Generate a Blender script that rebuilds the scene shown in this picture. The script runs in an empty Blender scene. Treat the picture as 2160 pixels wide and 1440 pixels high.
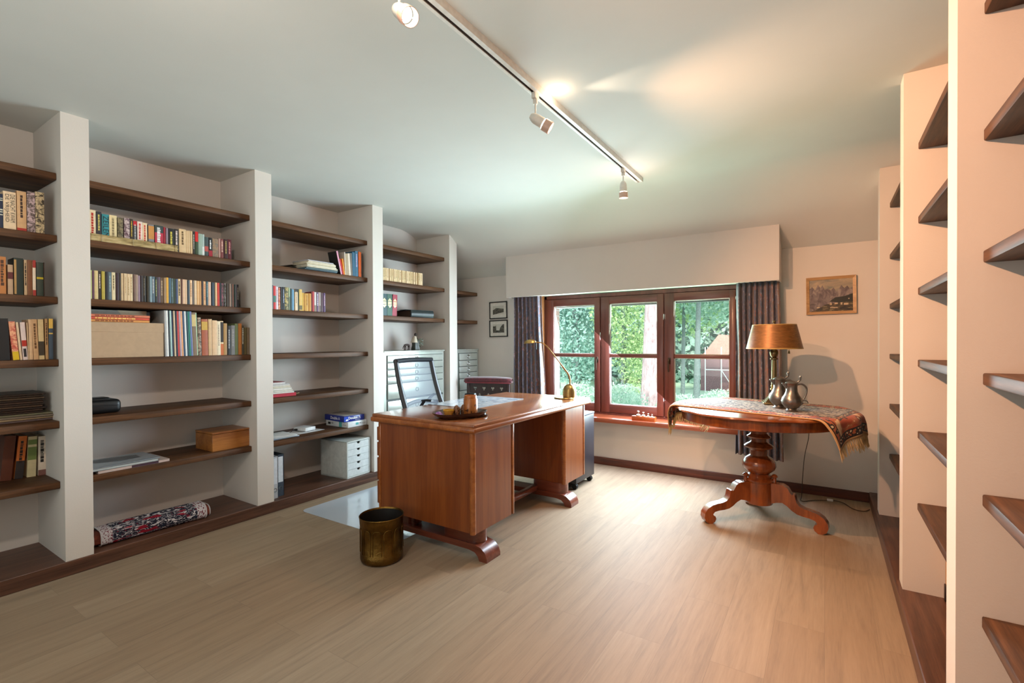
import bpy, bmesh, math, random
from mathutils import Vector, Matrix
random.seed(11)
C = bpy.context.scene.collection
SC = bpy.context.scene
PI = math.pi
R = math.radians

# ------------------------------------------------------------------ camera
cam = bpy.data.cameras.new('camera')
cam.sensor_width = 36.0
cam.lens = 1015.38 / 2160 * 36.0
cam.shift_y = 10.12 / 2160
cam.clip_start = 0.02
co = bpy.data.objects.new('camera', cam); C.objects.link(co)
def _cam():
    y, p, r = R(33.0208), R(-0.5073), R(0.2619)
    R0 = Vector((math.cos(y), math.sin(y), 0)); F0 = Vector((-math.sin(y), math.cos(y), 0)); U0 = Vector((0, 0, 1))
    F = F0*math.cos(p) + U0*math.sin(p); U = -F0*math.sin(p) + U0*math.cos(p)
    Rc = R0*math.cos(r) - U*math.sin(r); Uc = R0*math.sin(r) + U*math.cos(r)
    m = Matrix((Rc, Uc, -F)).transposed().to_4x4(); m.translation = Vector((0, 0, 1.25))
    return m
co.matrix_world = _cam()
SC.camera = co
SC.view_settings.view_transform = 'Standard'
SC.view_settings.look = 'None'
SC.view_settings.gamma = 1.0
SC.view_settings.use_curve_mapping = False
SC.view_settings.exposure = -0.05
cy = SC.cycles
cy.max_bounces = 8; cy.diffuse_bounces = 5; cy.glossy_bounces = 4; cy.transmission_bounces = 6; cy.transparent_max_bounces = 12
cy.use_denoising = True
cy.caustics_reflective = False; cy.caustics_refractive = False
cy.sample_clamp_indirect = 6.0
cy.use_adaptive_sampling = True

# ------------------------------------------------------------------ sky, sun and daylight
w = bpy.data.worlds.new('sky'); SC.world = w; w.use_nodes = True
nt = w.node_tree; nt.nodes.clear()
out = nt.nodes.new('ShaderNodeOutputWorld'); bg = nt.nodes.new('ShaderNodeBackground')
tc = nt.nodes.new('ShaderNodeTexCoord'); sp = nt.nodes.new('ShaderNodeSeparateXYZ'); cr = nt.nodes.new('ShaderNodeValToRGB')
nt.links.new(tc.outputs['Generated'], sp.inputs[0]); nt.links.new(sp.outputs['Z'], cr.inputs[0])
cr.color_ramp.elements[0].position = 0.0; cr.color_ramp.elements[0].color = (0.95, 1.0, 1.0, 1)
cr.color_ramp.elements[1].position = 0.8; cr.color_ramp.elements[1].color = (0.72, 0.86, 1.0, 1)
nt.links.new(cr.outputs[0], bg.inputs[0]); bg.inputs[1].default_value = 2.1
nt.links.new(bg.outputs[0], out.inputs[0])

def light(name, kind, loc, energy, color, target=None, **kw):
    l = bpy.data.lights.new(name, kind); l.energy = energy; l.color = color
    for k, v in kw.items(): setattr(l, k, v)
    o = bpy.data.objects.new(name, l); C.objects.link(o); o.location = loc
    if target is not None:
        o.rotation_euler = (Vector(target) - Vector(loc)).to_track_quat('-Z', 'Y').to_euler()
    return o
light('sun', 'SUN', (3, -6, 12), 7.0, (1.0, 0.96, 0.88), (0, 9, 0), angle=R(6))
# daylight coming in through the three sashes: sky light, and light thrown up from the sunlit lawn
light('window_daylight', 'AREA', (-1.645, 4.665, 1.12), 165, (0.70, 0.82, 1.0), (-3.0, 2.2, -0.35), shape='RECTANGLE', size=1.95, size_y=1.12)
light('lawn_bounce', 'AREA', (-1.645, 4.66, 1.12), 60, (0.62, 1.0, 0.82), (-1.95, 0.8, 2.3), shape='RECTANGLE', size=1.95, size_y=1.12)
# soft fill light added behind the camera, aimed up at the ceiling
light('rear_fill', 'AREA', (-1.9, -1.35, 1.25), 30, (0.90, 1.0, 0.98), (-2.5, 1.6, 2.7), shape='RECTANGLE', size=2.6, size_y=1.6)

# ------------------------------------------------------------------ helpers
def prop(o, label=None, cat=None, group=None, kind=None):
    if label: o['label'] = label
    if cat: o['category'] = cat
    if group: o['group'] = group
    if kind: o['kind'] = kind
    return o

class M:
    """collects shapes into one mesh"""
    def __init__(s, off=(0, 0, 0)):
        s.bm = bmesh.new(); s.off = Vector(off); s.mi = 0
    def v(s, p): return s.bm.verts.new(Vector(p) - s.off)
    def face(s, pts, smooth=False):
        f = s.bm.faces.new([s.v(p) for p in pts]); f.material_index = s.mi; f.smooth = smooth; return f
    def box(s, x0, x1, y0, y1, z0, z1, bev=0.0, seg=1, T=None):
        P = [(x, y, z) for x in (x0, x1) for y in (y0, y1) for z in (z0, z1)]
        if T is not None: P = [T @ Vector(p) for p in P]
        V = [s.v(p) for p in P]
        fs = []
        for q in ((0, 1, 3, 2), (4, 6, 7, 5), (0, 4, 5, 1), (2, 3, 7, 6), (0, 2, 6, 4), (1, 5, 7, 3)):
            f = s.bm.faces.new([V[i] for i in q]); f.material_index = s.mi; fs.append(f)
        if bev > 0:
            es = list({e for f in fs for e in f.edges})
            r = bmesh.ops.bevel(s.bm, geom=es, offset=bev, segments=seg, affect='EDGES', profile=0.5)
            for f in r['faces']: f.material_index = s.mi; f.smooth = seg > 1
        return s
    def cbox(s, c, d, bev=0.0, seg=1, T=None):
        return s.box(c[0]-d[0]/2, c[0]+d[0]/2, c[1]-d[1]/2, c[1]+d[1]/2, c[2]-d[2]/2, c[2]+d[2]/2, bev, seg, T)
    def lathe(s, prof, c=(0, 0, 0), n=32, T=None, wob=None, smooth=True):
        c = Vector(c); rings = []
        for (r, z) in prof:
            if r < 1e-6:
                p = Vector((0, 0, z)); p = (T @ p if T is not None else p) + c
                rings.append([s.v(p)])
            else:
                ring = []
                for i in range(n):
                    a = 2*PI*i/n; rr = r*(wob(a) if wob else 1)
                    p = Vector((rr*math.cos(a), rr*math.sin(a), z)); p = (T @ p if T is not None else p) + c
                    ring.append(s.v(p))
                rings.append(ring)
        for a, b in zip(rings, rings[1:]):
            for i in range(n):
                j = (i+1) % n
                if len(a) == 1 and len(b) == 1: continue
                if len(a) == 1: q = [a[0], b[j], b[i]]
                elif len(b) == 1: q = [a[i], a[j], b[0]]
                else: q = [a[i], a[j], b[j], b[i]]
                f = s.bm.faces.new(q); f.smooth = smooth; f.material_index = s.mi
        return s
    def cyl(s, c, r, z0, z1, n=24, T=None, smooth=True):
        return s.lathe([(0, z0), (r, z0), (r, z1), (0, z1)], c, n, T, smooth=smooth)
    def tube(s, pts, r, n=8, closed=False, flat=1.0):
        pts = [Vector(p) for p in pts]; rs = r if hasattr(r, '__len__') else [r]*len(pts)
        rings = []; up = None; N = len(pts)
        for i, p in enumerate(pts):
            if closed: t = pts[(i+1) % N] - pts[i-1]
            else: t = pts[min(i+1, N-1)] - pts[max(i-1, 0)]
            if t.length < 1e-9: t = Vector((0, 0, 1))
            t.normalize()
            if up is None:
                up = Vector((0, 0, 1)) if abs(t.z) < 0.9 else Vector((1, 0, 0))
            b = t.cross(up)
            if b.length < 1e-5: b = t.orthogonal()
            b.normalize(); up = b.cross(t).normalized()
            rings.append([s.v(p + (b*math.cos(2*PI*k/n) + up*flat*math.sin(2*PI*k/n))*rs[i]) for k in range(n)])
        pr = list(zip(rings, rings[1:])) + ([(rings[-1], rings[0])] if closed else [])
        for a, b in pr:
            for k in range(n):
                f = s.bm.faces.new([a[k], a[(k+1) % n], b[(k+1) % n], b[k]]); f.smooth = True; f.material_index = s.mi
        if not closed:
            for rg, rev in ((rings[0], True), (rings[-1], False)):
                f = s.bm.faces.new(rg[::-1] if rev else rg); f.material_index = s.mi
        return s
    def prism(s, poly, u, v, n, o=(0, 0, 0), t=0.01, smooth=False):
        """polygon (a,b) in the plane u,v through o, pushed t along n"""
        u, v, n, o = Vector(u), Vector(v), Vector(n), Vector(o)
        A = [s.v(o + u*a + v*b) for a, b in poly]; B = [s.v(o + u*a + v*b + n*t) for a, b in poly]
        k = len(poly); fs = []
        fs.append(s.bm.faces.new(A[::-1])); fs.append(s.bm.faces.new(B))
        for i in range(k):
            f = s.bm.faces.new([A[i], A[(i+1) % k], B[(i+1) % k], B[i]]); f.smooth = smooth; fs.append(f)
        for f in fs: f.material_index = s.mi
        return s
    def grid(s, fn, nu, nv, uv=None):
        V = [[s.v(fn(i/nu, j/nv)) for j in range(nv+1)] for i in range(nu+1)]
        ul = s.bm.loops.layers.uv.verify() if uv else None
        for i in range(nu):
            for j in range(nv):
                f = s.bm.faces.new([V[i][j], V[i+1][j], V[i+1][j+1], V[i][j+1]]); f.smooth = True; f.material_index = s.mi
                if uv:
                    for lp, (a, b) in zip(f.loops, ((i, j), (i+1, j), (i+1, j+1), (i, j+1))): lp[ul].uv = (a/nu, b/nv)
        return s
    def build(s, name, mats, parent=None, loc=None, fix=True, sharp=38):
        if fix: bmesh.ops.recalc_face_normals(s.bm, faces=s.bm.faces)
        me = bpy.data.meshes.new(name); s.bm.to_mesh(me); s.bm.free()
        for m in (mats if isinstance(mats, (list, tuple)) else [mats]): me.materials.append(m)
        try: me.set_sharp_from_angle(angle=R(sharp))
        except Exception: pass
        o = bpy.data.objects.new(name, me); C.objects.link(o)
        if parent is not None: o.parent = parent
        if loc is not None: o.location = loc
        return o

def thing(name, label, cat, loc=(0, 0, 0), rz=0.0, group=None):
    o = bpy.data.objects.new(name, None); C.objects.link(o); o.location = loc; o.rotation_euler = (0, 0, rz)
    o.empty_display_size = 0.05
    return prop(o, label, cat, group)

def copy_tree(o, parent=None):
    c = o.copy(); C.objects.link(c)
    if parent is not None: c.parent = parent
    for ch in list(o.children): copy_tree(ch, c)
    return c

def text_mesh(txt, size, bold=0.0):
    """the outline of a line of lettering as plain vertex/face lists, in the x,y plane"""
    cu = bpy.data.curves.new('lettering', 'FONT'); cu.body = txt; cu.size = size; cu.offset = bold; cu.resolution_u = 2
    cu.align_x = 'CENTER'; cu.align_y = 'CENTER'
    o = bpy.data.objects.new('lettering', cu); C.objects.link(o)
    dg = bpy.context.evaluated_depsgraph_get(); me = bpy.data.meshes.new_from_object(o.evaluated_get(dg))
    vs = [v.co.copy() for v in me.vertices]; fs = [list(p.vertices) for p in me.polygons]
    bpy.data.objects.remove(o); bpy.data.curves.remove(cu); bpy.data.meshes.remove(me)
    return vs, fs

def letter(m, txt, size, o, u, v, bold=0.0, width=None):
    vs, fs = text_mesh(txt, size, bold)
    if not vs: return
    u, v, o = Vector(u), Vector(v), Vector(o)
    k = 1.0
    if width:
        wd = max(p.x for p in vs) - min(p.x for p in vs); k = width/wd if wd > 0 else 1
    V = [m.v(o + u*p.x*k + v*p.y) for p in vs]
    for f in fs:
        try:
            g = m.bm.faces.new([V[i] for i in f]); g.material_index = m.mi
        except ValueError: pass

# ------------------------------------------------------------------ materials
def lin(h):
    if not isinstance(h, str): return tuple(h)
    c = [int(h[i:i+2], 16)/255 for i in (0, 2, 4)]
    return tuple(x/12.92 if x <= 0.04045 else ((x+0.055)/1.055)**2.4 for x in c)
class NT:
    def __init__(s, name):
        s.m = bpy.data.materials.new(name); s.m.use_nodes = True; s.t = s.m.node_tree
        s.b = s.t.nodes['Principled BSDF']
    def n(s, typ, **kw):
        x = s.t.nodes.new('ShaderNode'+typ)
        for k, v in kw.items(): setattr(x, k, v)
        return x
    def l(s, a, b): s.t.links.new(a, b)
    def coord(s, which='Object', scale=(1, 1, 1), rot=(0, 0, 0)):
        t = s.n('TexCoord'); mp = s.n('Mapping'); mp.inputs['Scale'].default_value = scale; mp.inputs['Rotation'].default_value = rot
        s.l(t.outputs[which], mp.inputs[0]); return mp.outputs[0]
    def noise(s, vec, scale, detail=3, rough=0.55, dist=0.0):
        x = s.n('TexNoise'); x.inputs['Scale'].default_value = scale; x.inputs['Detail'].default_value = detail
        x.inputs['Roughness'].default_value = rough; x.inputs['Distortion'].default_value = dist
        s.l(vec, x.inputs['Vector']); return x.outputs['Fac']
    def ramp(s, fac, stops, interp='LINEAR'):
        x = s.n('ValToRGB'); e = x.color_ramp; e.interpolation = interp
        while len(e.elements) < len(stops): e.elements.new(0.5)
        for el, (p, c) in zip(e.elements, stops):
            el.position = p; c = lin(c); el.color = (c[0], c[1], c[2], 1)
        s.l(fac, x.inputs[0]); return x.outputs[0]
    def mix(s, fac, a, b, mode='MIX'):
        x = s.n('Mix', data_type='RGBA', blend_type=mode)
        if isinstance(fac, float): x.inputs[0].default_value = fac
        else: s.l(fac, x.inputs[0])
        for i, q in ((6, a), (7, b)):
            if isinstance(q, (str, tuple)): c = lin(q); x.inputs[i].default_value = (c[0], c[1], c[2], 1)
            else: s.l(q, x.inputs[i])
        return x.outputs[2]
    def math(s, op, a, b=None):
        x = s.n('Math', operation=op)
        for i, q in enumerate((a, b)):
            if q is None: continue
            if isinstance(q, (int, float)): x.inputs[i].default_value = q
            else: s.l(q, x.inputs[i])
        return x.outputs[0]
    def bump(s, h, strength=0.2, dist=0.002):
        x = s.n('Bump'); x.inputs['Strength'].default_value = strength; x.inputs['Distance'].default_value = dist
        s.l(h, x.inputs['Height']); s.l(x.outputs[0], s.b.inputs['Normal'])
    def col(s, c):
        if isinstance(c, (str, tuple)): c = lin(c); s.b.inputs['Base Color'].default_value = (c[0], c[1], c[2], 1)
        else: s.l(c, s.b.inputs['Base Color'])
    def set(s, **kw):
        for k, v in kw.items(): s.b.inputs[k.replace('_', ' ')].default_value = v
        return s
_mc = {}
def plain(c, rough=0.6, metal=0.0, name=None, var=0.08, spec=0.5, coat=0.0):
    key = (c if isinstance(c, str) else tuple(c), rough, metal, coat)
    if key in _mc: return _mc[key]
    n = NT(name or 'paint_%s' % (c if isinstance(c, str) else 'rgb'))
    L = lin(c)
    if var:
        f = n.noise(n.coord('Object'), 35, 2)
        n.col(n.ramp(f, [(0.3, tuple(x*(1-var) for x in L)), (0.7, tuple(min(1, x*(1+var)) for x in L))]))
    else: n.col(L)
    n.set(Roughness=rough, Metallic=metal, Specular_IOR_Level=spec, Coat_Weight=coat)
    _mc[key] = n.m; return n.m
def wood(name, dark, light, axis='x', scale=14, rough=0.4, coat=0.0, stretch=0.05, bumpy=0.15, spec=0.5):
    n = NT(name); sc = [1.0, 1.0, 1.0]; sc['xyz'.index(axis)] = stretch
    vec = n.coord('Object', tuple(sc))
    f = n.noise(vec, scale, 6, 0.62, 0.6); g = n.noise(vec, scale*7, 3, 0.7)
    h = n.math('ADD', n.math('MULTIPLY', f, 0.72), n.math('MULTIPLY', g, 0.28))
    n.col(n.ramp(h, [(0.34, dark), (0.66, light)])); n.bump(g, bumpy, 0.001)
    n.set(Roughness=rough, Coat_Weight=coat, Coat_Roughness=0.18, Specular_IOR_Level=spec); return n.m
def plaster(name, c, amp=0.25, sc=160):
    n = NT(name); v = n.coord('Object'); f = n.noise(v, sc, 3, 0.6); g = n.noise(v, 3.0, 3)
    L = lin(c); n.col(n.ramp(g, [(0.3, tuple(x*0.965 for x in L)), (0.7, L)])); n.bump(f, amp, 0.0015); n.set(Roughness=0.85, Specular_IOR_Level=0.25)
    return n.m

# ================================================================== materials of the room
m_wall = plaster('wall_plaster', 'd9d2ca', 0.22)
m_ceil = plaster('ceiling_plaster', 'd6d6d0', 0.12)
m_pelmet = plaster('pelmet_paint', 'd6cfc8', 0.05)
m_shelf = wood('dark_oak', '22130a', '68452a', 'y', 30, 0.55, 0.0, 0.045, 0.25, 0.3)
m_plinth = wood('dark_oak_plinth', '361f16', '6e4a38', 'y', 26, 0.42, 0.08, 0.05, 0.2)
m_base = wood('skirting_wood', '35150d', '6e3420', 'x', 24, 0.35, 0.3, 0.05, 0.1)
m_frame = wood('mahogany_frame', '55281f', '7d4438', 'z', 14, 0.38, 0.25, 0.06, 0.06)
m_frame_h = wood('mahogany_rail', '55281f', '7d4438', 'x', 14, 0.38, 0.25, 0.06, 0.06)
m_casing = wood('casing_wood', '7a4a28', 'b0764a', 'z', 16, 0.35, 0.3, 0.05, 0.06)
def floor_mat():
    n = NT('oak_planks')
    t = n.n('TexCoord'); s = n.n('SeparateXYZ'); n.l(t.outputs['Object'], s.inputs[0])
    c = n.n('CombineXYZ'); n.l(s.outputs['Y'], c.inputs[0]); n.l(s.outputs['X'], c.inputs[1])
    b = n.n('TexBrick'); b.offset = 0.37; b.offset_frequency = 2; b.squash = 1.0
    n.l(c.outputs[0], b.inputs['Vector'])
    for k, v in (('Scale', 1.0), ('Mortar Size', 0.0008), ('Mortar Smooth', 0.0), ('Bias', 0.0), ('Brick Width', 1.22), ('Row Height', 0.188)): b.inputs[k].default_value = v
    b.inputs['Color1'].default_value = (0, 0, 0, 1); b.inputs['Color2'].default_value = (1, 1, 1, 1); b.inputs['Mortar'].default_value = (0.5, 0.5, 0.5, 1)
    base = n.ramp(b.outputs['Color'], [(0.0, '9c8870'), (0.5, 'a28f77'), (1.0, 'a99780')])
    # the grain is shifted from plank to plank
    off = n.n('VectorMath', operation='MULTIPLY_ADD'); n.l(b.outputs['Color'], off.inputs[0]); off.inputs[1].default_value = (7.3, 3.1, 5.0)
    st = n.n('Mapping'); st.inputs['Scale'].default_value = (1.0, 0.06, 1.0); n.l(t.outputs['Object'], st.inputs[0]); n.l(st.outputs[0], off.inputs[2])
    f = n.noise(off.outputs[0], 26, 7, 0.62, 0.5); g = n.noise(off.outputs[0], 150, 3, 0.6)
    h = n.math('ADD', n.math('MULTIPLY', f, 0.7), n.math('MULTIPLY', g, 0.3))
    gr = n.ramp(h, [(0.30, '8c7a66'), (0.48, 'cdbfac'), (0.70, 'efe6d8')])
    cc = n.mix(0.62, base, gr, 'MULTIPLY')
    cc = n.mix(n.math('MULTIPLY', b.outputs['Fac'], 0.35), cc, '4a3a2a')
    kn = n.noise(n.coord('Object', (1.0, 0.4, 1)), 2.4, 4, 0.6)
    cc = n.mix(n.math('MULTIPLY', n.ramp(kn, [(0.55, (0, 0, 0)), (0.72, (1, 1, 1))]), 0.28), cc, '8a7458')
    br = n.n('BrightContrast'); br.inputs['Bright'].default_value = 0.045; n.l(cc, br.inputs[0])
    n.col(br.outputs[0]); n.bump(h, 0.10, 0.001)
    n.set(Roughness=0.60, Specular_IOR_Level=0.22); return n.m
m_floor = floor_mat()
def brick_mat():
    n = NT('pale_brick'); b = n.n('TexBrick'); v = n.coord('Object', (1, 1, 1), (R(90), 0, 0)); n.l(v, b.inputs[0])
    for k, q in (('Scale', 1.0), ('Mortar Size', 0.006), ('Brick Width', 0.21), ('Row Height', 0.062)): b.inputs[k].default_value = q
    b.inputs['Color1'].default_value = (0.62, 0.42, 0.36, 1); b.inputs['Color2'].default_value = (0.75, 0.55, 0.48, 1); b.inputs['Mortar'].default_value = (0.8, 0.78, 0.75, 1)
    n.col(b.outputs[0]); n.set(Roughness=0.9); return n.m
m_brick = brick_mat()
m_black = plain('151517', 0.45, name='black_plastic')
m_brass = plain((0.42, 0.27, 0.10), 0.32, 1.0, 'aged_brass')
m_white = plain('e8e6e0', 0.45, name='white_enamel')

# ================================================================== the room
XL, XR, YW, H = -3.416, 0.307, 4.609, 2.49
XB, XRB, YB = -3.90, 0.79, -1.55
m = M(); m.box(XB-0.1, XRB+0.1, YB, YW+0.27, -0.06, 0.0); prop(m.build('floor', m_floor), 'light oak plank floor', 'floor', kind='structure')
m = M(); m.box(XB-0.12, XB, YB, YW, 0, 2.62); prop(m.build('wall_left', m_wall), 'cream plastered wall behind the left shelves', 'wall', kind='structure')
m = M(); m.box(XRB, XRB+0.12, YB, YW, 0, 2.62); prop(m.build('wall_right', m_wall), 'cream plastered wall behind the right shelves', 'wall', kind='structure')
m = M(); m.box(XB-0.12, XRB+0.12, YB-0.12, YB, 0, 2.62); prop(m.build('wall_back', m_wall), 'cream plastered wall behind the viewer', 'wall', kind='structure')
WX0, WX1, WZ0, WZ1 = -2.66, -0.64, 0.44, 1.78
m = M()
m.box(XB-0.12, WX0, YW, YW+0.27, 0, 2.3); m.box(WX1, XRB+0.12, YW, YW+0.27, 0, 2.3)
m.box(WX0, WX1, YW, YW+0.27, 0, WZ0); m.box(WX0, WX1, YW, YW+0.27, WZ1, 2.3)
prop(m.build('wall_front', m_wall), 'cream plastered window wall', 'wall', kind='structure')
def ceil_z(y):
    if y < 3.735: return H
    if y < 4.105: return H - 0.931*(y-3.735)**2
    return H - 0.931*0.37**2 - 0.69*(y-4.105)
ys = [YB-0.1, 3.735] + [3.735+0.37*i/14 for i in range(1, 15)] + [YW+0.2]
m = M()
poly = [(y, ceil_z(y)) for y in ys] + [(YW+0.2, 2.75), (YB-0.1, 2.75)]
m.prism(poly, (0, 1, 0), (0, 0, 1), (1, 0, 0), (XB-0.1, 0, 0), XRB-XB+0.2, smooth=True)
prop(m.build('ceiling', m_ceil, sharp=30), 'pale plaster ceiling curving down to the window wall', 'ceiling', kind='structure')
# masonry piers between the shelf bays
def pier(n, x0, x1, y0, y1, lab):
    m = M(); ys = [y0 + (y1-y0)*i/6 for i in range(7)]
    poly = [(y0, 0.08)] + [(y, ceil_z(y)+0.004) for y in ys] + [(y1, 0.08)]
    m.prism(poly, (0, 1, 0), (0, 0, 1), (1, 0, 0), (x0, 0, 0), x1-x0)
    prop(m.build('trim_%d' % n, m_wall), lab, 'pier', kind='structure')
PL = [(-1.24, -1.12), (-0.196, -0.076), (0.850, 0.969), (1.894, 2.016), (2.9605, 3.079), (4.017, 4.142)]
PR = [(-1.48, -1.36), (-0.388, -0.268), (0.704, 0.824), (1.796, 1.916), (2.888, 3.0), (4.047, 4.165)]
for i, (a, b) in enumerate(PL): pier(i+1, XB, XL, a, b, 'white plastered pier between left shelf bays')
for i, (a, b) in enumerate(PR): pier(i+8, XR, XRB, a, b, 'white plastered pier between right shelf bays')
m = M(); m.box(XB, XL+0.002, YB, YW, 0, 0.08, 0.004); prop(m.build('baseboard_left', m_plinth), 'dark oak plinth under the left shelves', 'plinth', kind='structure')
m = M(); m.box(0.287, XRB, YB, YW, 0, 0.08, 0.004); prop(m.build('baseboard_right', m_plinth), 'dark oak plinth under the right shelves', 'plinth', kind='structure')
m = M(); m.box(XL+0.002, 0.287, YW-0.014, YW, 0, 0.075, 0.003); prop(m.build('baseboard_front', m_base), 'reddish brown skirting board under the window', 'skirting', kind='structure')

# ================================================================== shelves
ZL = [2.175, 1.839, 1.506, 1.168, 0.832, 0.504]
ZR = [2.16, 1.82, 1.492, 1.16, 0.83, 0.497]
ordw = ['top', 'second', 'third', 'fourth', 'fifth', 'lowest']
def shelf(x0, x1, y0, y1, z, th, lab, grp):
    m = M(((x0+x1)/2, (y0+y1)/2, z)); m.box(x0, x1, y0, y1, z-th, z, 0.004, 2)
    prop(m.build('shelf', m_shelf, loc=((x0+x1)/2, (y0+y1)/2, z)), lab, 'shelf', grp)
bays_l = [(-0.076, 0.850, 'in the bay at the left edge', range(6)), (0.969, 1.894, 'in the bay above the rolled rug', range(6)),
          (2.016, 2.9605, 'in the bay above the drawer box', range(6)), (3.079, 4.017, 'above the wide plan chest', range(3)), (4.142, 4.609, 'in the window corner', range(1, 3))]
for a, b, lab, ks in bays_l:
    for k in ks:
        od = ordw[k] if a < 3 else {0: 'top', 1: 'upper' if a > 4 else 'middle', 2: 'lower'}[k]
        shelf(XB+0.001, -3.486, a+0.001, b-0.001, ZL[k], 0.04, 'dark oak shelf, %s one %s' % (od, lab), 'oak shelves on the left wall')
bays_r = [(0.824, 1.796, 'in the nearest right bay'), (1.916, 2.888, 'in the middle right bay'), (3.0, 4.047, 'in the farthest right bay')]
for a, b, lab in bays_r:
    for k in range(6):
        shelf(0.360, XRB-0.001, a+0.001, b-0.001, ZR[k], 0.033, 'dark oak shelf, %s one %s' % (ordw[k], lab), 'oak shelves on the right wall')

# ================================================================== window
win = thing('window_1', 'three-sash reddish brown timber window over a deep sill', 'window', (-1.645, 4.75, 0.48)); prop(win, kind='structure')
wo = (-1.645, 4.75, 0.48)
m = M(wo)   # outer frame
m.box(-2.645, -2.615, 4.745, 4.815, 0.483, 1.755, 0.003); m.box(-0.672, -0.645, 4.745, 4.815, 0.483, 1.755, 0.003)
m.box(-2.645, -0.645, 4.745, 4.815, 1.718, 1.757, 0.003); m.box(-2.645, -0.645, 4.745, 4.815, 0.482, 0.512, 0.003)
for x in (-1.972, -1.312): m.box(x-0.016, x+0.016, 4.755, 4.815, 0.5, 1.72)
m.build('window_frame', m_frame, win)
m = M(wo); m.box(-2.659, -2.646, 4.60, 4.75, 0.492, 1.775, 0.002); m.box(-0.644, -0.641, 4.612, 4.75, 0.492, 1.775); m.build('casing', m_casing, win)
m_sill = wood('sill_wood', '6e2f1a', 'a85a38', 'x', 20, 0.3, 0.4, 0.05, 0.06)
m = M(wo); m.box(-2.72, -0.58, 4.495, 4.61, 0.445, 0.49, 0.006, 2); m.box(-2.658, -0.642, 4.60, 4.755, 0.452, 0.4895); m.build('window_sill', m_sill, win)
n = NT('window_glass'); n.t.nodes.remove(n.b)
tr = n.n('BsdfTransparent'); gl = n.n('BsdfGlossy'); gl.inputs['Roughness'].default_value = 0.02; fr = n.n('Fresnel'); fr.inputs[0].default_value = 1.35; mx = n.n('MixShader')
n.l(fr.outputs[0], mx.inputs[0]); n.l(tr.outputs[0], mx.inputs[1]); n.l(gl.outputs[0], mx.inputs[2]); n.l(mx.outputs[0], n.t.nodes['Material Output'].inputs[0])
m_glass = n.m
m_bead = plain('c8c4b8', 0.5, name='glazing_bead')
m_hand = plain('4a3c30', 0.35, 0.8, 'bronze_handle')
sashes = [(-2.612, -1.978, -2.528, -2.042, -2.008), (-1.966, -1.318, -1.875, -1.382, None), (-1.306, -0.674, -1.218, -0.726, -1.262)]
for x0, x1, g0, g1, hx in sashes:
    m = M(wo)
    m.box(x0, g0, 4.735, 4.80, 0.515, 1.715, 0.005, 2); m.box(g1, x1, 4.735, 4.80, 0.515, 1.715, 0.005, 2)
    m.mi = 1
    m.box(g0-0.002, g1+0.002, 4.737, 4.80, 0.515, 0.600, 0.004, 2); m.box(g0-0.002, g1+0.002, 4.737, 4.80, 1.640, 1.715, 0.004, 2)
    m.box(g0-0.002, g1+0.002, 4.742, 4.79, 1.090, 1.121, 0.005, 2)
    s = m.build('sash', [m_frame, m_frame_h], win)
    m = M(wo)
    for a, b in ((0.600, 1.090), (1.121, 1.640)):
        m.box(g0, g0+0.006, 4.752, 4.766, a, b); m.box(g1-0.006, g1, 4.752, 4.766, a, b); m.box(g0, g1, 4.752, 4.766, a, a+0.006); m.box(g0, g1, 4.752, 4.766, b-0.006, b)
    m.build('glazing_bead', m_bead, s)
    for a, b in ((0.602, 1.090), (1.121, 1.640)):
        m = M(wo); m.box(g0, g1, 4.768, 4.772, a, b); m.build('glass_pane', m_glass, s)
    if hx:
        m = M(wo); m.box(hx-0.012, hx+0.012, 4.724, 4.736, 1.03, 1.09, 0.003); m.tube([(hx, 4.73, 1.072), (hx, 4.705, 1.072), (hx, 4.70, 1.06), (hx, 4.70, 0.955)], 0.007, 8)
        m.build('window_handle', m_hand, s)
# unseen window frame behind the viewer, added to go with the rear fill
m = M()
for x in (-2.85, -1.5, -0.15): m.box(x-0.04, x+0.04, YB, YB+0.03, 0.6, 2.25)
for z in (0.6, 2.25): m.box(-2.89, -0.11, YB, YB+0.03, z-0.04, z+0.04)
prop(m.build('added_window_frame', m_frame), 'unseen window frame added behind the viewer', 'window', kind='structure')

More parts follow.
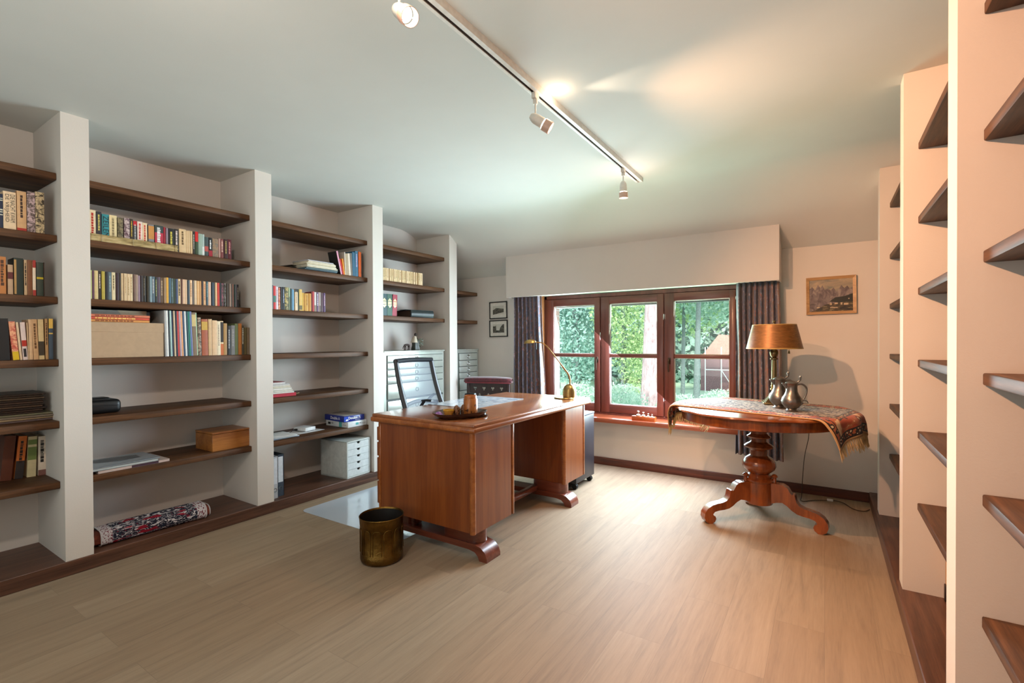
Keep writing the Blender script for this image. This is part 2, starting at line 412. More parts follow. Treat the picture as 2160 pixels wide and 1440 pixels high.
# ================================================================== pelmet and curtains
m = M((-1.612, 4.49, 1.734)); m.box(-2.919, -0.305, 4.375, 4.395, 1.734, 2.20); m.box(-2.919, -2.9, 4.395, 4.608, 1.734, 2.20); m.box(-0.325, -0.305, 4.395, 4.608, 1.734, 2.20)
for v in m.bm.verts:   # the top edge follows the slope of the ceiling
    wv = v.co + m.off
    if wv.z > 2.1: v.co.z = ceil_z(wv.y) + 0.006 - m.off.z
pel = m.build('pelmet', m_pelmet, loc=(-1.612, 4.49, 1.734)); prop(pel, 'plain cream boxed pelmet over the window and curtains', 'pelmet')
m = M((-1.612, 4.49, 1.734))
m.box(-2.88, -0.34, 4.47, 4.495, 1.742, 1.756); m.box(-2.88, -0.34, 4.52, 4.545, 1.742, 1.756)
rail = m.build('curtain_rail', plain('c8c0b0', 0.4), pel)
def curtain_mat():
    n = NT('curtain_fabric'); v = n.coord('UV', (1, 1, 1))
    s = n.n('SeparateXYZ'); n.l(v, s.inputs[0])
    wv = n.math('FRACT', n.math('MULTIPLY', s.outputs[0], 3.5))
    sx = n.ramp(wv, [(0.0, '54586a'), (0.30, '5c6070'), (0.36, '8a7468'), (0.46, '86685a'), (0.52, '666474'), (0.80, '565a6c'), (0.88, '7a6a68')], 'LINEAR')
    f = n.noise(n.coord('UV', (60, 26, 1)), 1.0, 3, 0.6, 1.0)
    c = n.mix(n.ramp(f, [(0.56, (0, 0, 0)), (0.64, (1, 1, 1))]), sx, 'a4614a')
    g = n.noise(n.coord('UV', (45, 20, 1)), 1.3, 4, 0.6, 1.4)
    c = n.mix(n.ramp(g, [(0.55, (0, 0, 0)), (0.66, (1, 1, 1))]), c, '9a9aa8')
    n.col(c); th = n.noise(n.coord('UV', (900, 500, 1)), 1.0, 2); n.bump(th, 0.12, 0.001)
    n.set(Roughness=0.75, Sheen_Weight=0.2); return n.m
m_curt = curtain_mat()
def curtain(x0, x1, z0, z1, yc, folds, amp, lab, seed, flare0=0.0, flare1=0.0, tail=None):
    rnd = random.Random(seed); ph = [rnd.uniform(0, 6) for _ in range(6)]
    cx = (x0+x1)/2
    t = thing('curtain', lab, 'curtain', (cx, yc, z0), group='patterned curtains at the window')
    def fn(u, v):
        k = v   # 0 bottom .. 1 top
        x = x0 + (x1-x0)*u + (1-k)*(flare0*(1-u) + flare1*u)
        a = amp*(0.75+0.25*math.sin(5*u+ph[0]))*(0.8+0.3*(1-k))
        uu = u + 0.02*math.sin(7*u+ph[3])*(1-k) + 0.006*math.sin(9*k+ph[1]+4*u)
        y = yc + a*math.sin(2*PI*folds*uu + ph[2]) + 0.35*a*math.sin(2*PI*folds*2*uu+ph[4]+k)
        z = z0 + (z1-z0)*v + (tail*(1-k)*(1 if u > 0.55 else 0) if tail else 0)
        return (x - cx, y - yc, z - z0)
    m = M(); m.grid(fn, 260, 24, uv=True); o = m.build('cloth', m_curt, t, sharp=180)
    sd = o.modifiers.new('thickness', 'SOLIDIFY'); sd.thickness = 0.003
    m = M()
    m.grid(lambda u, v: (fn(u, 0.93+0.07*v)[0], fn(u, 0.93+0.07*v)[1]-0.003, fn(u, 0.93+0.07*v)[2]+0.001), 260, 3, uv=True)
    o = m.build('header_tape', m_curt, t, sharp=180)
    return t
curtain(-2.895, -2.555, 0.27, 1.742, 4.50, 7, 0.034, 'grey and rust patterned curtain behind the desk lamp', 3, -0.02, 0.05)
curtain(-0.640, -0.312, 0.285, 1.742, 4.50, 8, 0.034, 'grey and rust patterned curtain behind the brass table lamp', 8, 0.0, 0.03, -0.02)

# ================================================================== track lighting
TX, TZ = -1.182, 2.458
trk = thing('light_track', 'long white ceiling light track running to the window', 'light track', (TX, 2.0, H))
to = (TX, 2.0, H)
m = M(to); m.box(TX-0.025, TX-0.010, 0.2, 3.60, TZ, H); m.box(TX+0.004, TX+0.025, 0.2, 3.60, TZ, H); m.box(TX-0.012, TX+0.006, 0.2, 3.60, TZ+0.014, H)
m.build('track_profile', m_white, trk)
m = M(to); m.box(TX-0.011, TX-0.008, 0.22, 3.57, TZ+0.003, TZ+0.012); m.box(TX+0.002, TX+0.005, 0.22, 3.57, TZ+0.003, TZ+0.012); m.build('conductor', plain('4a3428', 0.4, 0.6), trk)
m = M(to); m.box(TX-0.026, TX+0.026, 3.60, 3.612, TZ-0.001, H); m.build('end_cap', plain('c8c6c0', 0.5), trk)
def emit(name, c, s):
    n = NT(name); n.b.inputs['Emission Color'].default_value = (*lin(c), 1); n.b.inputs['Emission Strength'].default_value = s; n.col(c); return n.m
m_bulb = emit('lit_bulb', 'fff0d8', 30.0)
m_spot = plain('e6e2da', 0.35, name='spot_enamel')
m_rim = plain('d8b8a8', 0.3, name='spot_front_ring')
def spot(y, drop, aim, lab, energy, size, blend=0.5, col=(1.0, 0.52, 0.27)):
    t = thing('spotlight', lab, 'spotlight', (TX-0.003, y, TZ), group='spotlights on the ceiling track')
    m = M(); m.box(-0.011, 0.011, -0.022, 0.022, -0.028, 0.004, 0.003); m.cyl((0, 0, 0), 0.012, -0.05, -0.026, 16); m.build('adaptor', m_spot, t)
    m = M(); m.cyl((0, 0, 0), 0.0042, -drop, -0.045, 12); m.build('stem', m_spot, t)
    d = (Vector(aim) - Vector((TX, y, TZ-drop))).normalized(); T = d.to_track_quat('Z', 'Y').to_matrix()
    hc = Vector((0, 0, -drop))
    m = M(); m.lathe([(0, -0.030), (0.012, -0.028), (0.020, -0.016), (0.0245, 0.0), (0.026, 0.045), (0.024, 0.045), (0.022, 0.004), (0, 0.0)], hc, 28, T); h = m.build('lamp_head', m_spot, t)
    m = M(); m.lathe([(0.0285, 0.050), (0.0305, 0.050), (0.0305, 0.088), (0.0285, 0.088), (0.0285, 0.050)], hc, 28, T)
    for k in range(3):
        a = 2*PI*k/3; p = T @ Vector((0.027*math.cos(a), 0.027*math.sin(a), 0.046)); q = T @ Vector((0.0295*math.cos(a), 0.0295*math.sin(a), 0.06)); m.tube([hc+p, hc+q], 0.0018, 6)
    m.build('front_ring', m_rim, h)
    m = M(); m.lathe([(0, 0.034), (0.017, 0.034), (0.0215, 0.048), (0.020, 0.052), (0, 0.053)], hc, 24, T); m.build('bulb', m_bulb, h)
    lo = Vector((TX-0.003, y, TZ)) + hc + d*0.095
    light('spotlight_beam', 'SPOT', lo, energy, col, aim, spot_size=R(size), spot_blend=blend, shadow_soft_size=0.022)
    return t, lo, d
spot(3.262, 0.115, (-1.17, 3.36, 0.0), 'white spotlight pointing down at the window end of the track', 42, 125, 0.8)
spot(2.042, 0.120, (0.31, 2.94, 1.22), 'white spotlight tilted toward the right shelves, middle of the track', 160, 118, 0.7)
spot(1.146, 0.108, (-0.335, 0.94, 1.65), 'lit spotlight facing the viewer, nearest on the track', 50, 130, 0.8)
# light those lamps spill up on to the ceiling round their heads
light('ceiling_glow', 'POINT', (TX+0.075, 2.12, 2.435), 0.6, (1.0, 0.72, 0.48), shadow_soft_size=0.02)
light('ceiling_glow', 'SPOT', (TX+0.06, 2.14, 2.42), 8, (1.0, 0.78, 0.58), (0.4, 2.6, 2.52), spot_size=R(40), spot_blend=0.6, shadow_soft_size=0.02)
light('ceiling_glow', 'POINT', (TX+0.06, 1.05, 2.36), 1.4, (1.0, 0.74, 0.52), shadow_soft_size=0.03)
# a further lamp along the track, beyond the top of the picture
light('rear_beam', 'SPOT', (TX, 0.55, 2.34), 210, (1.0, 0.49, 0.27), (0.5, 1.9, 1.1), spot_size=R(110), spot_blend=0.8, shadow_soft_size=0.03)
light('rear_beam', 'SPOT', (TX, 0.35, 2.34), 60, (1.0, 0.84, 0.72), (-3.4, 1.6, 1.0), spot_size=R(120), spot_blend=0.9, shadow_soft_size=0.05)  # pale fill added to brighten the left piers and bays
light('ceiling_glow', 'POINT', (TX+0.01, 3.38, 2.26), 2.2, (1.0, 0.66, 0.56), shadow_soft_size=0.03)  # added to warm the ceiling slope, in place of bounced light

# ================================================================== writing desk
m_deskside = wood('desk_veneer', '6e3316', '935022', 'z', 13, 0.34, 0.35, 0.05, 0.05)
m_desktop = wood('desk_top_veneer', '80462a', 'ad7044', 'y', 11, 0.22, 0.6, 0.10, 0.04)
m_deskedge = wood('desk_edge', '7a3c16', 'b06a32', 'y', 14, 0.28, 0.5, 0.06, 0.04)
m_deskfoot = wood('desk_foot', '552416', '8a4a36', 'x', 12, 0.28, 0.5, 0.08, 0.04)
DO = (-2.06, 2.92, 0)
desk = thing('writing_desk', 'large brown wooden pedestal desk on sled feet, middle of the room', 'desk', DO)
m = M(DO)
m.box(-2.486, -1.641, 2.136, 3.716, 0.764, 0.787, 0.008, 3); m.mi = 1
m.box(-2.494, -1.633, 2.128, 3.724, 0.735, 0.768, 0.011, 3)
m.build('desktop', [m_desktop, m_deskedge], desk)
def pedestal(y0, y1):
    m = M(DO); x0, x1 = -2.435, -1.658
    m.box(x0, x1-0.012, y0+0.004, y1-0.004, 0.165, 0.737)
    m.box(x0+0.005, x1-0.002, y0+0.02, y1-0.035, 0.160, 0.737)
    m.mi = 1
    m.cyl((x1-0.018, y0+0.018, 0), 0.018, 0.158, 0.737, 20)
    m.box(x1-0.028, x1, y1-0.020, y1, 0.158, 0.737, 0.004, 2)
    m.box(x0, x0+0.02, y0, y0+0.014, 0.16, 0.737, 0.003)
    p = m.build('pedestal', [m_deskside, m_deskedge], desk)
    for z0, z1 in ((0.20, 0.345), (0.355, 0.50), (0.51, 0.60), (0.61, 0.70)):
        m = M(DO); m.box(-2.462, x0-0.001, y0+0.012, y1-0.012, z0, z1, 0.004, 2); d = m.build('drawer', m_deskside, p)
        m = M(DO); yc = (y0+y1)/2; m.tube([(-2.462, yc-0.04, (z0+z1)/2), (-2.48, yc-0.03, (z0+z1)/2), (-2.48, yc+0.03, (z0+z1)/2), (-2.462, yc+0.04, (z0+z1)/2)], 0.005, 8); m.build('drawer_pull', m_brass, d)
pedestal(2.145, 2.572); pedestal(3.283, 3.645)
foot = [(-1.598, 0), (-1.598, 0.022), (-1.612, 0.055), (-1.642, 0.078), (-1.69, 0.088), (-2.41, 0.088), (-2.458, 0.078), (-2.488, 0.055), (-2.50, 0.022), (-2.50, 0.0028), (-2.452, 0.0028), (-2.445, 0.022), (-2.42, 0.042), (-2.38, 0.052), (-1.73, 0.052), (-1.685, 0.044), (-1.662, 0.025), (-1.652, 0)]
for y0, y1 in ((2.188, 2.322), (3.268, 3.392)):
    m = M(DO); m.prism(foot, (1, 0, 0), (0, 0, 1), (0, 1, 0), (0, y0, 0), y1-y0, smooth=True); m.build('sled_foot', m_deskfoot, desk)
    for xa, xb in ((-1.90, -1.722), (-2.40, -2.25)):
        m = M(DO); yc = (y0+y1)/2 + 0.008; rr = 0.058
        pl = [(xb + rr*math.cos(a), rr*math.sin(a)) for a in [R(-90+180*i/10) for i in range(11)]] + [(xa + rr*math.cos(a), rr*math.sin(a)) for a in [R(90+180*i/10) for i in range(11)]]
        m.prism(pl, (1, 0, 0), (0, 1, 0), (0, 0, 1), (0, yc, 0.086), 0.080, smooth=True); m.build('post', m_deskfoot, desk)
m = M(DO); m.box(-1.945, -1.895, 2.31, 3.28, 0.084, 0.122, 0.005, 2); m.build('stretcher', m_deskfoot, desk)

# desk pad, papers and small things on the desk
DZ = 0.7872
n = NT('desk_pad_print'); f = n.noise(n.coord('Object'), 16, 4, 0.6, 0.5); n.col(n.ramp(f, [(0.38, '8ea4c0'), (0.5, 'b8cadc'), (0.62, 'd4dde8')])); n.set(Roughness=0.18, Coat_Weight=0.4); m_pad = n.m
t = thing('desk_pad', 'pale blue printed desk pad lying on the desk', 'desk pad', (-2.255, 3.0, DZ), 0.03)
m = M(); m.box(-0.235, 0.205, -0.325, 0.325, 0, 0.002); m.build('print_sheet', m_pad, t)
m = M(); m.box(-0.238, 0.208, -0.328, 0.328, -0.0002, 0.0014); m.build('backing', plain('283848', 0.5), t)
# tray
m_tray = wood('tray_wood', '180c0a', '46261e', 'y', 18, 0.22, 0.5, 0.2, 0.05)
t = thing('wooden_tray', 'dark glossy carved wooden tray on the desk corner', 'tray', (-1.898, 2.318, DZ), R(60))
m = M()
def trayw(a): return 1 + 0.16*math.cos(2*a) + 0.05*math.cos(3*a+1.0) + 0.02*math.sin(7*a)
m.lathe([(0, 0.004), (0.07, 0.004), (0.112, 0.012), (0.142, 0.030), (0.150, 0.036), (0.146, 0.026), (0.118, 0.006), (0.08, 0.0), (0, 0.0)], (0, 0, 0), 48, wob=trayw); m.build('dish', m_tray, t)
m = M(); m.lathe([(0, 0.022), (0.02, 0.021), (0.034, 0.012), (0.030, 0.004), (0, 0.003)], (0.125, -0.055, 0), 20, wob=lambda a: 1+0.25*math.cos(2*a)); m.build('carved_leaf', m_tray, t)
TI = DZ + 0.0045
n = NT('amethyst'); f = n.noise(n.coord('Object'), 40, 3); n.col(n.ramp(f, [(0.4, '7a4898'), (0.65, 'c09ad0')])); n.set(Roughness=0.15); m_am = n.m
m = M(); rnd = random.Random(4); m.lathe([(0, 0), (0.022, 0.001), (0.028, 0.010), (0.020, 0.021), (0.010, 0.027), (0, 0.028)], n=9, wob=lambda a: 1+0.16*math.sin(3*a+1)+0.1*math.cos(5*a), smooth=False)
prop(m.build('amethyst_stone', m_am, loc=(-1.985, 2.226, TI+0.006)), 'lumpy purple stone at the left end of the tray', 'stone')
t = thing('yellow_pot', 'small yellow ceramic pot on the tray', 'pot', (-1.945, 2.272, TI))
m_yel = plain('c88c3c', 0.3, name='yellow_glaze', var=0.12)
m = M(); m.lathe([(0, 0), (0.021, 0), (0.029, 0.018), (0.0335, 0.036), (0.031, 0.036), (0.027, 0.020), (0, 0.006)], n=28); m.build('body', m_yel, t)
m = M(); m.lathe([(0.0335, 0.036), (0.0355, 0.040), (0.034, 0.044), (0.030, 0.043), (0.030, 0.036)], n=28); m.box(0.020, 0.033, -0.006, 0.006, 0.038, 0.048, 0.002); m.build('rim', plain('c8962c', 0.25), t)
n = NT('carved_brown'); f = n.n('TexVoronoi'); f.inputs['Scale'].default_value = 90; n.l(n.coord('Object'), f.inputs[0]); n.col(n.ramp(f.outputs['Distance'], [(0.2, '1e100a'), (0.6, '8a5c3c')])); n.bump(f.outputs['Distance'], 0.6, 0.003); n.set(Roughness=0.4); m_carved = n.m
for (x, y, lab) in ((-1.925, 2.325, 'brown carved egg ornament on the tray beside the yellow pot'), (-1.915, 2.385, 'brown carved egg ornament on the tray half behind the bamboo jar')):
    m = M(); m.lathe([(0, 0), (0.017, 0), (0.021, 0.012), (0.0225, 0.03), (0.019, 0.05), (0.011, 0.063), (0, 0.068)], n=24); prop(m.build('carved_egg', m_carved, loc=(x, y, TI)), lab, 'ornament', 'carved eggs on the tray')
n = NT('bamboo_painted'); v = n.coord('Object'); f = n.noise(v, 42, 4, 0.6, 0.8); gr = n.noise(n.coord('Object', (1, 1, 0.08)), 60, 3)
c = n.mix(n.ramp(f, [(0.56, (0, 0, 0)), (0.60, (1, 1, 1))]), n.ramp(gr, [(0.3, '94501c'), (0.7, 'ba7436')]), '4a2008'); n.col(c); n.set(Roughness=0.35, Coat_Weight=0.3); m_bam = n.m
t = thing('bamboo_jar', 'tall painted bamboo jar with lid on the tray', 'jar', (-1.862, 2.385, TI+0.001))
m = M(); m.lathe([(0, 0), (0.042, 0), (0.044, 0.004), (0.044, 0.102), (0.041, 0.106), (0, 0.106)], n=36); m.build('body', m_bam, t)
m = M(); m.lathe([(0.0395, 0.1055), (0.0395, 0.122), (0.037, 0.126), (0.031, 0.126), (0.031, 0.118), (0, 0.118)], n=36); m.build('lid', plain('a8622a', 0.35, var=0.15, name='bamboo_lid'), t)
# desk lamp
t = thing('desk_lamp', 'slim brass desk lamp with curved arm on the desk', 'desk lamp', (-1.775, 3.553, DZ)); lo = (-1.775, 3.553, DZ)
m = M(); m.lathe([(0, 0), (0.082, 0), (0.086, 0.004), (0.082, 0.010), (0.06, 0.012), (0, 0.012)], (-0.02, -0.008, 0), 40); m.build('base_plate', m_brass, t)
m = M(); m.lathe([(0, 0.011), (0.055, 0.011), (0.056, 0.05), (0.052, 0.078), (0.040, 0.100), (0.022, 0.114), (0.008, 0.119), (0, 0.12)], (0.02, 0.010, 0), 36); m.build('weight_dome', m_brass, t)
ap = [(-1.752, 3.566, 0.900), (-1.752, 3.568, 0.935), (-1.758, 3.565, 0.968), (-1.770, 3.558, 0.995), (-1.786, 3.548, 1.018), (-1.833, 3.519, 1.093), (-1.892, 3.482, 1.183), (-1.916, 3.466, 1.217), (-1.934, 3.455, 1.234), (-1.955, 3.441, 1.245), (-1.985, 3.423, 1.247)]
m = M(lo); m.tube(ap, [0.0075]*5 + [0.005]*6, 10); m.build('arm', m_brass, t)
hd = Vector((-2.03, 3.395, 1.246)); ax = (Vector((-2.071, 3.366, 1.238)) - Vector((-1.983, 3.423, 1.248))).normalized()
T = Matrix((ax, Vector((0, 0, 1)).cross(ax).normalized(), Vector((0, 0, 1)))).transposed() @ Matrix.Diagonal((1.15, 0.82, 1.0))
m = M(lo); m.lathe([(0, 0.026), (0.018, 0.024), (0.036, 0.014), (0.044, 0.0), (0.047, -0.006), (0.043, -0.006), (0.034, 0.008), (0, 0.018)], hd, 32, T); h = m.build('lamp_head', m_brass, t)
m = M(lo); m.tube([hd - ax*0.052 + Vector((0, 0, 0.0)), hd - ax*0.052 + Vector((0, 0, -0.062))], 0.0022, 6); m.build('switch_rod', m_black, t)
m = M(lo); m.tube([(-1.70, 3.60, 0.794), (-1.67, 3.66, 0.797), (-1.68, 3.70, 0.80), (-1.69, 3.735, 0.79), (-1.70, 3.742, 0.72), (-1.72, 3.75, 0.64)], 0.0022, 6); m.build('power_lead', m_black, t)

# ================================================================== cabinet on castors
m_cab = plain('23222a', 0.35, name='anthracite_metal')
CB = (-1.95, 3.85, 0)
t = thing('rolling_cabinet', 'dark grey drawer cabinet on castors at the far desk end', 'cabinet', CB)
m = M(CB); m.box(-2.16, -1.745, 3.662, 4.04, 0.055, 0.605, 0.006, 2); m.build('body', m_cab, t)
m = M(CB); m.box(-2.165, -1.742, 3.660, 4.043, 0.605, 0.622, 0.004, 2); m.build('top', plain('4c5058', 0.3, name='grey_top'), t)
for z0, z1 in ((0.07, 0.30), (0.31, 0.45), (0.46, 0.595)):
    m = M(CB); m.box(-2.178, -2.161, 3.672, 4.03, z0, z1, 0.003); m.build('drawer', m_cab, t)
for x in (-1.775, -2.12):
    for y in (3.70, 4.0):
        m = M(CB); T = Matrix.Rotation(R(90), 3, 'X')
        for dy in (-0.009, 0.009): m.lathe([(0, -0.006), (0.024, -0.006), (0.025, -0.003), (0.025, 0.003), (0.024, 0.006), (0, 0.006)], (x, y+dy, 0.025), 20, T)
        m.box(x-0.012, x+0.012, y-0.004, y+0.004, 0.025, 0.056); m.build('castor', m_black, t)

# ================================================================== waste bin
n = NT('embossed_brass'); v = n.coord('Object'); f = n.noise(v, 60, 5, 0.65); g = n.noise(v, 9, 3)
n.col(n.ramp(g, [(0.3, '4a3618'), (0.55, '7a5c2c'), (0.75, '94753f')])); n.bump(f, 0.8, 0.004); n.set(Roughness=0.34, Metallic=1.0); m_emb = n.m
BI = (-2.150, 1.915, 0)
t = thing('waste_bin', 'embossed brass waste bin beside the desk pedestal', 'waste bin', BI)
m = M(); wob = lambda a: 1 + 0.010*abs(math.sin(6*a))
m.lathe([(0, 0.002), (0.110, 0.002), (0.117, 0.010), (0.121, 0.02), (0.121, 0.048), (0.119, 0.052), (0.1195, 0.205), (0.122, 0.212), (0.124, 0.252), (0.1265, 0.256), (0.124, 0.259), (0.120, 0.254), (0.117, 0.20), (0.116, 0.02), (0, 0.016)], n=96)
m.build('bin_body', m_emb, t)
m = M()
for k in range(12):
    a = 2*PI*k/12 + 0.1; T = Matrix.Rotation(a, 3, 'Z'); m.mi = 0
    pts = [T @ Vector((0.1205*math.cos(b), 0.1205*math.sin(b), z)) for b, z in ((-0.2, 0.06), (-0.2, 0.185), (-0.13, 0.197), (0, 0.201), (0.13, 0.197), (0.2, 0.185), (0.2, 0.06))]
    m.tube(pts, 0.0022, 6)
m.build('panel_mouldings', m_emb, t)
m = M(); m.lathe([(0, 0.018), (0.1155, 0.022), (0.1163, 0.2), (0.119, 0.25)], n=48); m.build('liner', plain('120c08', 0.6, name='bin_inside'), t)

# ================================================================== chair mat
m_mat = NT('clear_mat'); m_mat.col('c4cfdd'); m_mat.set(Roughness=0.16, Coat_Weight=0.6, Coat_Roughness=0.08); m_mat = m_mat.m
def rrect(x0, x1, y0, y1, r, k=6):
    P = []
    for cx, cy_, a0 in ((x1-r, y1-r, 0), (x0+r, y1-r, 90), (x0+r, y0+r, 180), (x1-r, y0+r, 270)):
        for i in range(k+1): a = R(a0 + 90*i/k); P.append((cx + r*math.cos(a), cy_ + r*math.sin(a)))
    return P
m = M((-2.75, 2.75, 0)); m.prism(rrect(-3.275, -2.24, 2.137, 3.36, 0.05), (1, 0, 0), (0, 1, 0), (0, 0, 1), (0, 0, 0.0004), 0.0022)
prop(m.build('chair_mat', m_mat, loc=(-2.75, 2.75, 0)), 'pale bluish floor mat under the office chair', 'floor mat')

# ================================================================== office chair
n = NT('mesh_back'); n.t.nodes.remove(n.b); tr = n.n('BsdfTransparent'); df = n.n('BsdfPrincipled'); df.inputs['Base Color'].default_value = (0.10, 0.13, 0.18, 1); df.inputs['Roughness'].default_value = 0.5
mx = n.n('MixShader'); mx.inputs[0].default_value = 0.55; n.l(tr.outputs[0], mx.inputs[1]); n.l(df.outputs[0], mx.inputs[2]); n.l(mx.outputs[0], n.t.nodes['Material Output'].inputs[0]); m_mesh = n.m
m_cframe = plain('1c2028', 0.38, name='chair_frame_plastic'); m_cseat = plain('16181c', 0.8, name='chair_seat_fabric')
CH = (-2.66, 3.005, 0.0028)
t = thing('office_chair', 'black mesh-back office chair behind the desk', 'chair', CH)
def bx(z): return -0.145 - 0.17*max(0, z-0.60)/0.5 - 0.025*math.sin(PI*(z-0.55)/0.6)   # line of the back, local x at height z
def by(z): return 0.240 - 0.012*(z-0.6)/0.5
def pos(u, z): return Vector((bx(z) + 0.03*u*u, by(z)*u, z))
m = M(); Z = [0.56 + 0.545*i/16 for i in range(17)]
for s in (-1, 1):
    pts = [pos(s*0.92, z) for z in Z]
    m.tube(pts, [0.027 - 0.005*i/16 for i in range(17)], 10, flat=0.8)
m.tube([pos(u, 1.092 + 0.006*(1-u*u)) for u in [-0.95 + 1.9*i/12 for i in range(13)]], 0.023, 10, flat=0.9)
m.tube([pos(u, 0.575) for u in [-0.92 + 1.84*i/8 for i in range(9)]], 0.022, 10, flat=0.7)
bf = m.build('backrest_frame', m_cframe, t)
m = M(); m.grid(lambda u, v: pos(-0.9+1.8*u, 0.58+0.51*v) + Vector((0.003, 0, 0)), 14, 14); m.build('mesh_panel', m_mesh, bf, sharp=180)
m = M(); m.tube([pos(u, 0.735 + 0.012*math.cos(3*u)) + Vector((-0.03, 0, 0)) for u in [-0.85+1.7*i/12 for i in range(13)]], 0.017, 8); m.tube([pos(0.8, 0.79)+Vector((-0.03, 0, 0)), pos(0.35, 0.735)+Vector((-0.03, 0, 0))], 0.012, 8); m.build('lumbar_support', m_cframe, bf)
m = M(); m.tube([(-0.03, 0, 0.43), (-0.16, 0, 0.44), (-0.185, 0, 0.50), pos(0, 0.60) + Vector((-0.02, 0, 0))], 0.022, 10, flat=1.0); m.build('back_bracket', m_cframe, t)
m = M(); m.prism(rrect(-0.20, 0.25, -0.235, 0.235, 0.08), (1, 0, 0), (0, 1, 0), (0, 0, 1), (0, 0, 0.45), 0.055); m.build('seat', m_cseat, t)
for s in (-1, 1):
    m = M(); y = s*0.268
    m.tube([(-0.0, s*0.22, 0.44), (-0.0, y, 0.46), (0.0, y, 0.60), (0.02, y, 0.735), (0.075, y, 0.798)], 0.013, 8, flat=0.7)
    m.tube([(0.05, y, 0.797), (0.10, y, 0.803), (0.155, y, 0.803)], [0.012, 0.017, 0.015], 10, flat=0.6); m.build('armrest', m_cframe, t)
m = M(); m.cyl((0.02, 0, 0), 0.025, 0.10, 0.45, 20); m.cyl((0.02, 0, 0), 0.05, 0.40, 0.452, 20); m.build('gas_column', m_cframe, t)
for k in range(5):
    a = 2*PI*k/5 + 0.3; c, s = math.cos(a), math.sin(a)
    m = M(); m.tube([(0.02+0.03*c, 0.03*s, 0.105), (0.02+0.16*c, 0.16*s, 0.09), (0.02+0.27*c, 0.27*s, 0.068)], [0.024, 0.019, 0.015], 8, flat=0.8); lg = m.build('base_leg', m_cframe, t)
    m = M(); T = Matrix.Rotation(a+0.5, 3, 'Z') @ Matrix.Rotation(R(90), 3, 'X')
    m.lathe([(0, -0.02), (0.022, -0.02), (0.026, -0.016), (0.026, 0.016), (0.022, 0.02), (0, 0.02)], (0.02+0.27*c, 0.27*s, 0.0262), 18, T); m.build('castor', m_black, lg)

# ================================================================== prayer chair with red velvet
def plate(name, outer, holes, th, mat, parent, loc=(0, 0, 0)):
    """a fretted board standing in the local x,z plane"""
    cu = bpy.data.curves.new(name, 'CURVE'); cu.dimensions = '2D'; cu.fill_mode = 'BOTH'; cu.extrude = th/2
    for pl in [outer] + holes:
        s = cu.splines.new('POLY'); s.points.add(len(pl)-1); s.use_cyclic_u = True
        for p, q in zip(s.points, pl): p.co = (q[0], q[1], 0, 1)
    o = bpy.data.objects.new(name, cu); C.objects.link(o); dg = bpy.context.evaluated_depsgraph_get()
    me = bpy.data.meshes.new_from_object(o.evaluated_get(dg)); bpy.data.objects.remove(o); bpy.data.curves.remove(cu)
    me.transform(Matrix.Rotation(R(90), 4, 'X')); me.materials.clear(); me.materials.append(mat); me.name = name
    b = bpy.data.objects.new(name, me); C.objects.link(b); b.parent = parent; b.location = loc; return b
n = NT('red_velvet'); f = n.noise(n.coord('Object'), 40, 3); n.col(n.ramp(f, [(0.3, '3c0410'), (0.7, '66101f')])); n.set(Roughness=0.8, Sheen_Weight=0.7); m_vel = n.m
m_dk = wood('dark_chair_wood', '1a0e0c', '3e2420', 'z', 16, 0.35, 0.3, 0.08, 0.05)
t = thing('prayer_chair', 'dark carved prayer chair with red velvet rail by the curtain', 'chair', (-3.075, 4.255, 0), R(17))
m = M(); W = 0.275
pf = [(-0.045, 0.815), (-0.05, 0.83), (-0.045, 0.855), (-0.02, 0.868), (0.02, 0.868), (0.045, 0.855), (0.05, 0.83), (0.045, 0.815)]
def rail(u, v):
    x = -W + 2*W*u; e = math.sqrt(max(0.0, 1-abs(2*u-1)**8)); a, b = pf[min(int(v*len(pf)), len(pf)-1)] if v < 1 else pf[0]
    return (x, a*(0.4+0.6*e), 0.838 + (b-0.838)*(0.45+0.55*e) + 0.006*math.sin(PI*u))
V = []
m.grid(lambda u, v: rail(u, v), 28, 8)
m.box(-W+0.004, W-0.004, -0.04, 0.04, 0.812, 0.835, 0.004); rl = m.build('velvet_rail', m_vel, t)
m = M(); m.box(-W+0.02, W-0.02, -0.047, 0.047, 0.803, 0.816, 0.003); m.build('gimp_trim', plain('7c3038', 0.7), t)
def trefoil(cx, cz, r):
    P = []
    for k in range(3):
        a0 = R(90 + 120*k + 180); lx, lz = cx + r*0.62*math.cos(a0), cz + r*0.62*math.sin(a0)
        for i in range(-5, 6): a = a0 + R(24*i); P.append((lx + r*0.52*math.cos(a), lz + r*0.52*math.sin(a)))
    return P
def lancet(cx, z0, w, h):
    P = [(cx-w, z0), (cx+w, z0)]
    for i in range(1, 9): P.append((cx + w*math.cos(R(90*i/8))**0.8, z0 + h*math.sin(R(90*i/8))))
    for i in range(7, 0, -1): P.append((cx - w*math.cos(R(90*i/8))**0.8, z0 + h*math.sin(R(90*i/8))))
    return P
holes = [trefoil(x, 0.745, 0.020) for x in (-0.15, -0.05, 0.05, 0.15)] + [lancet(x, 0.56, 0.026, 0.135) for x in (-0.10, 0.0, 0.10)]
plate('fretwork_back', [(-0.215, 0.40), (0.215, 0.40), (0.215, 0.805), (-0.215, 0.805)], holes, 0.022, m_dk, t)
for s in (-1, 1):
    m = M(); m.box(s*0.228-0.018, s*0.228+0.018, -0.02, 0.02, 0.0, 0.805, 0.004); m.build('leg', m_dk, t)
    m = M(); m.box(s*0.20-0.016, s*0.20+0.016, -0.36, -0.328, 0.0, 0.30, 0.004); m.build('leg', m_dk, t)
m = M(); m.box(-0.23, 0.23, -0.38, -0.02, 0.30, 0.335, 0.008, 2); m.build('kneeling_seat', m_vel, t)

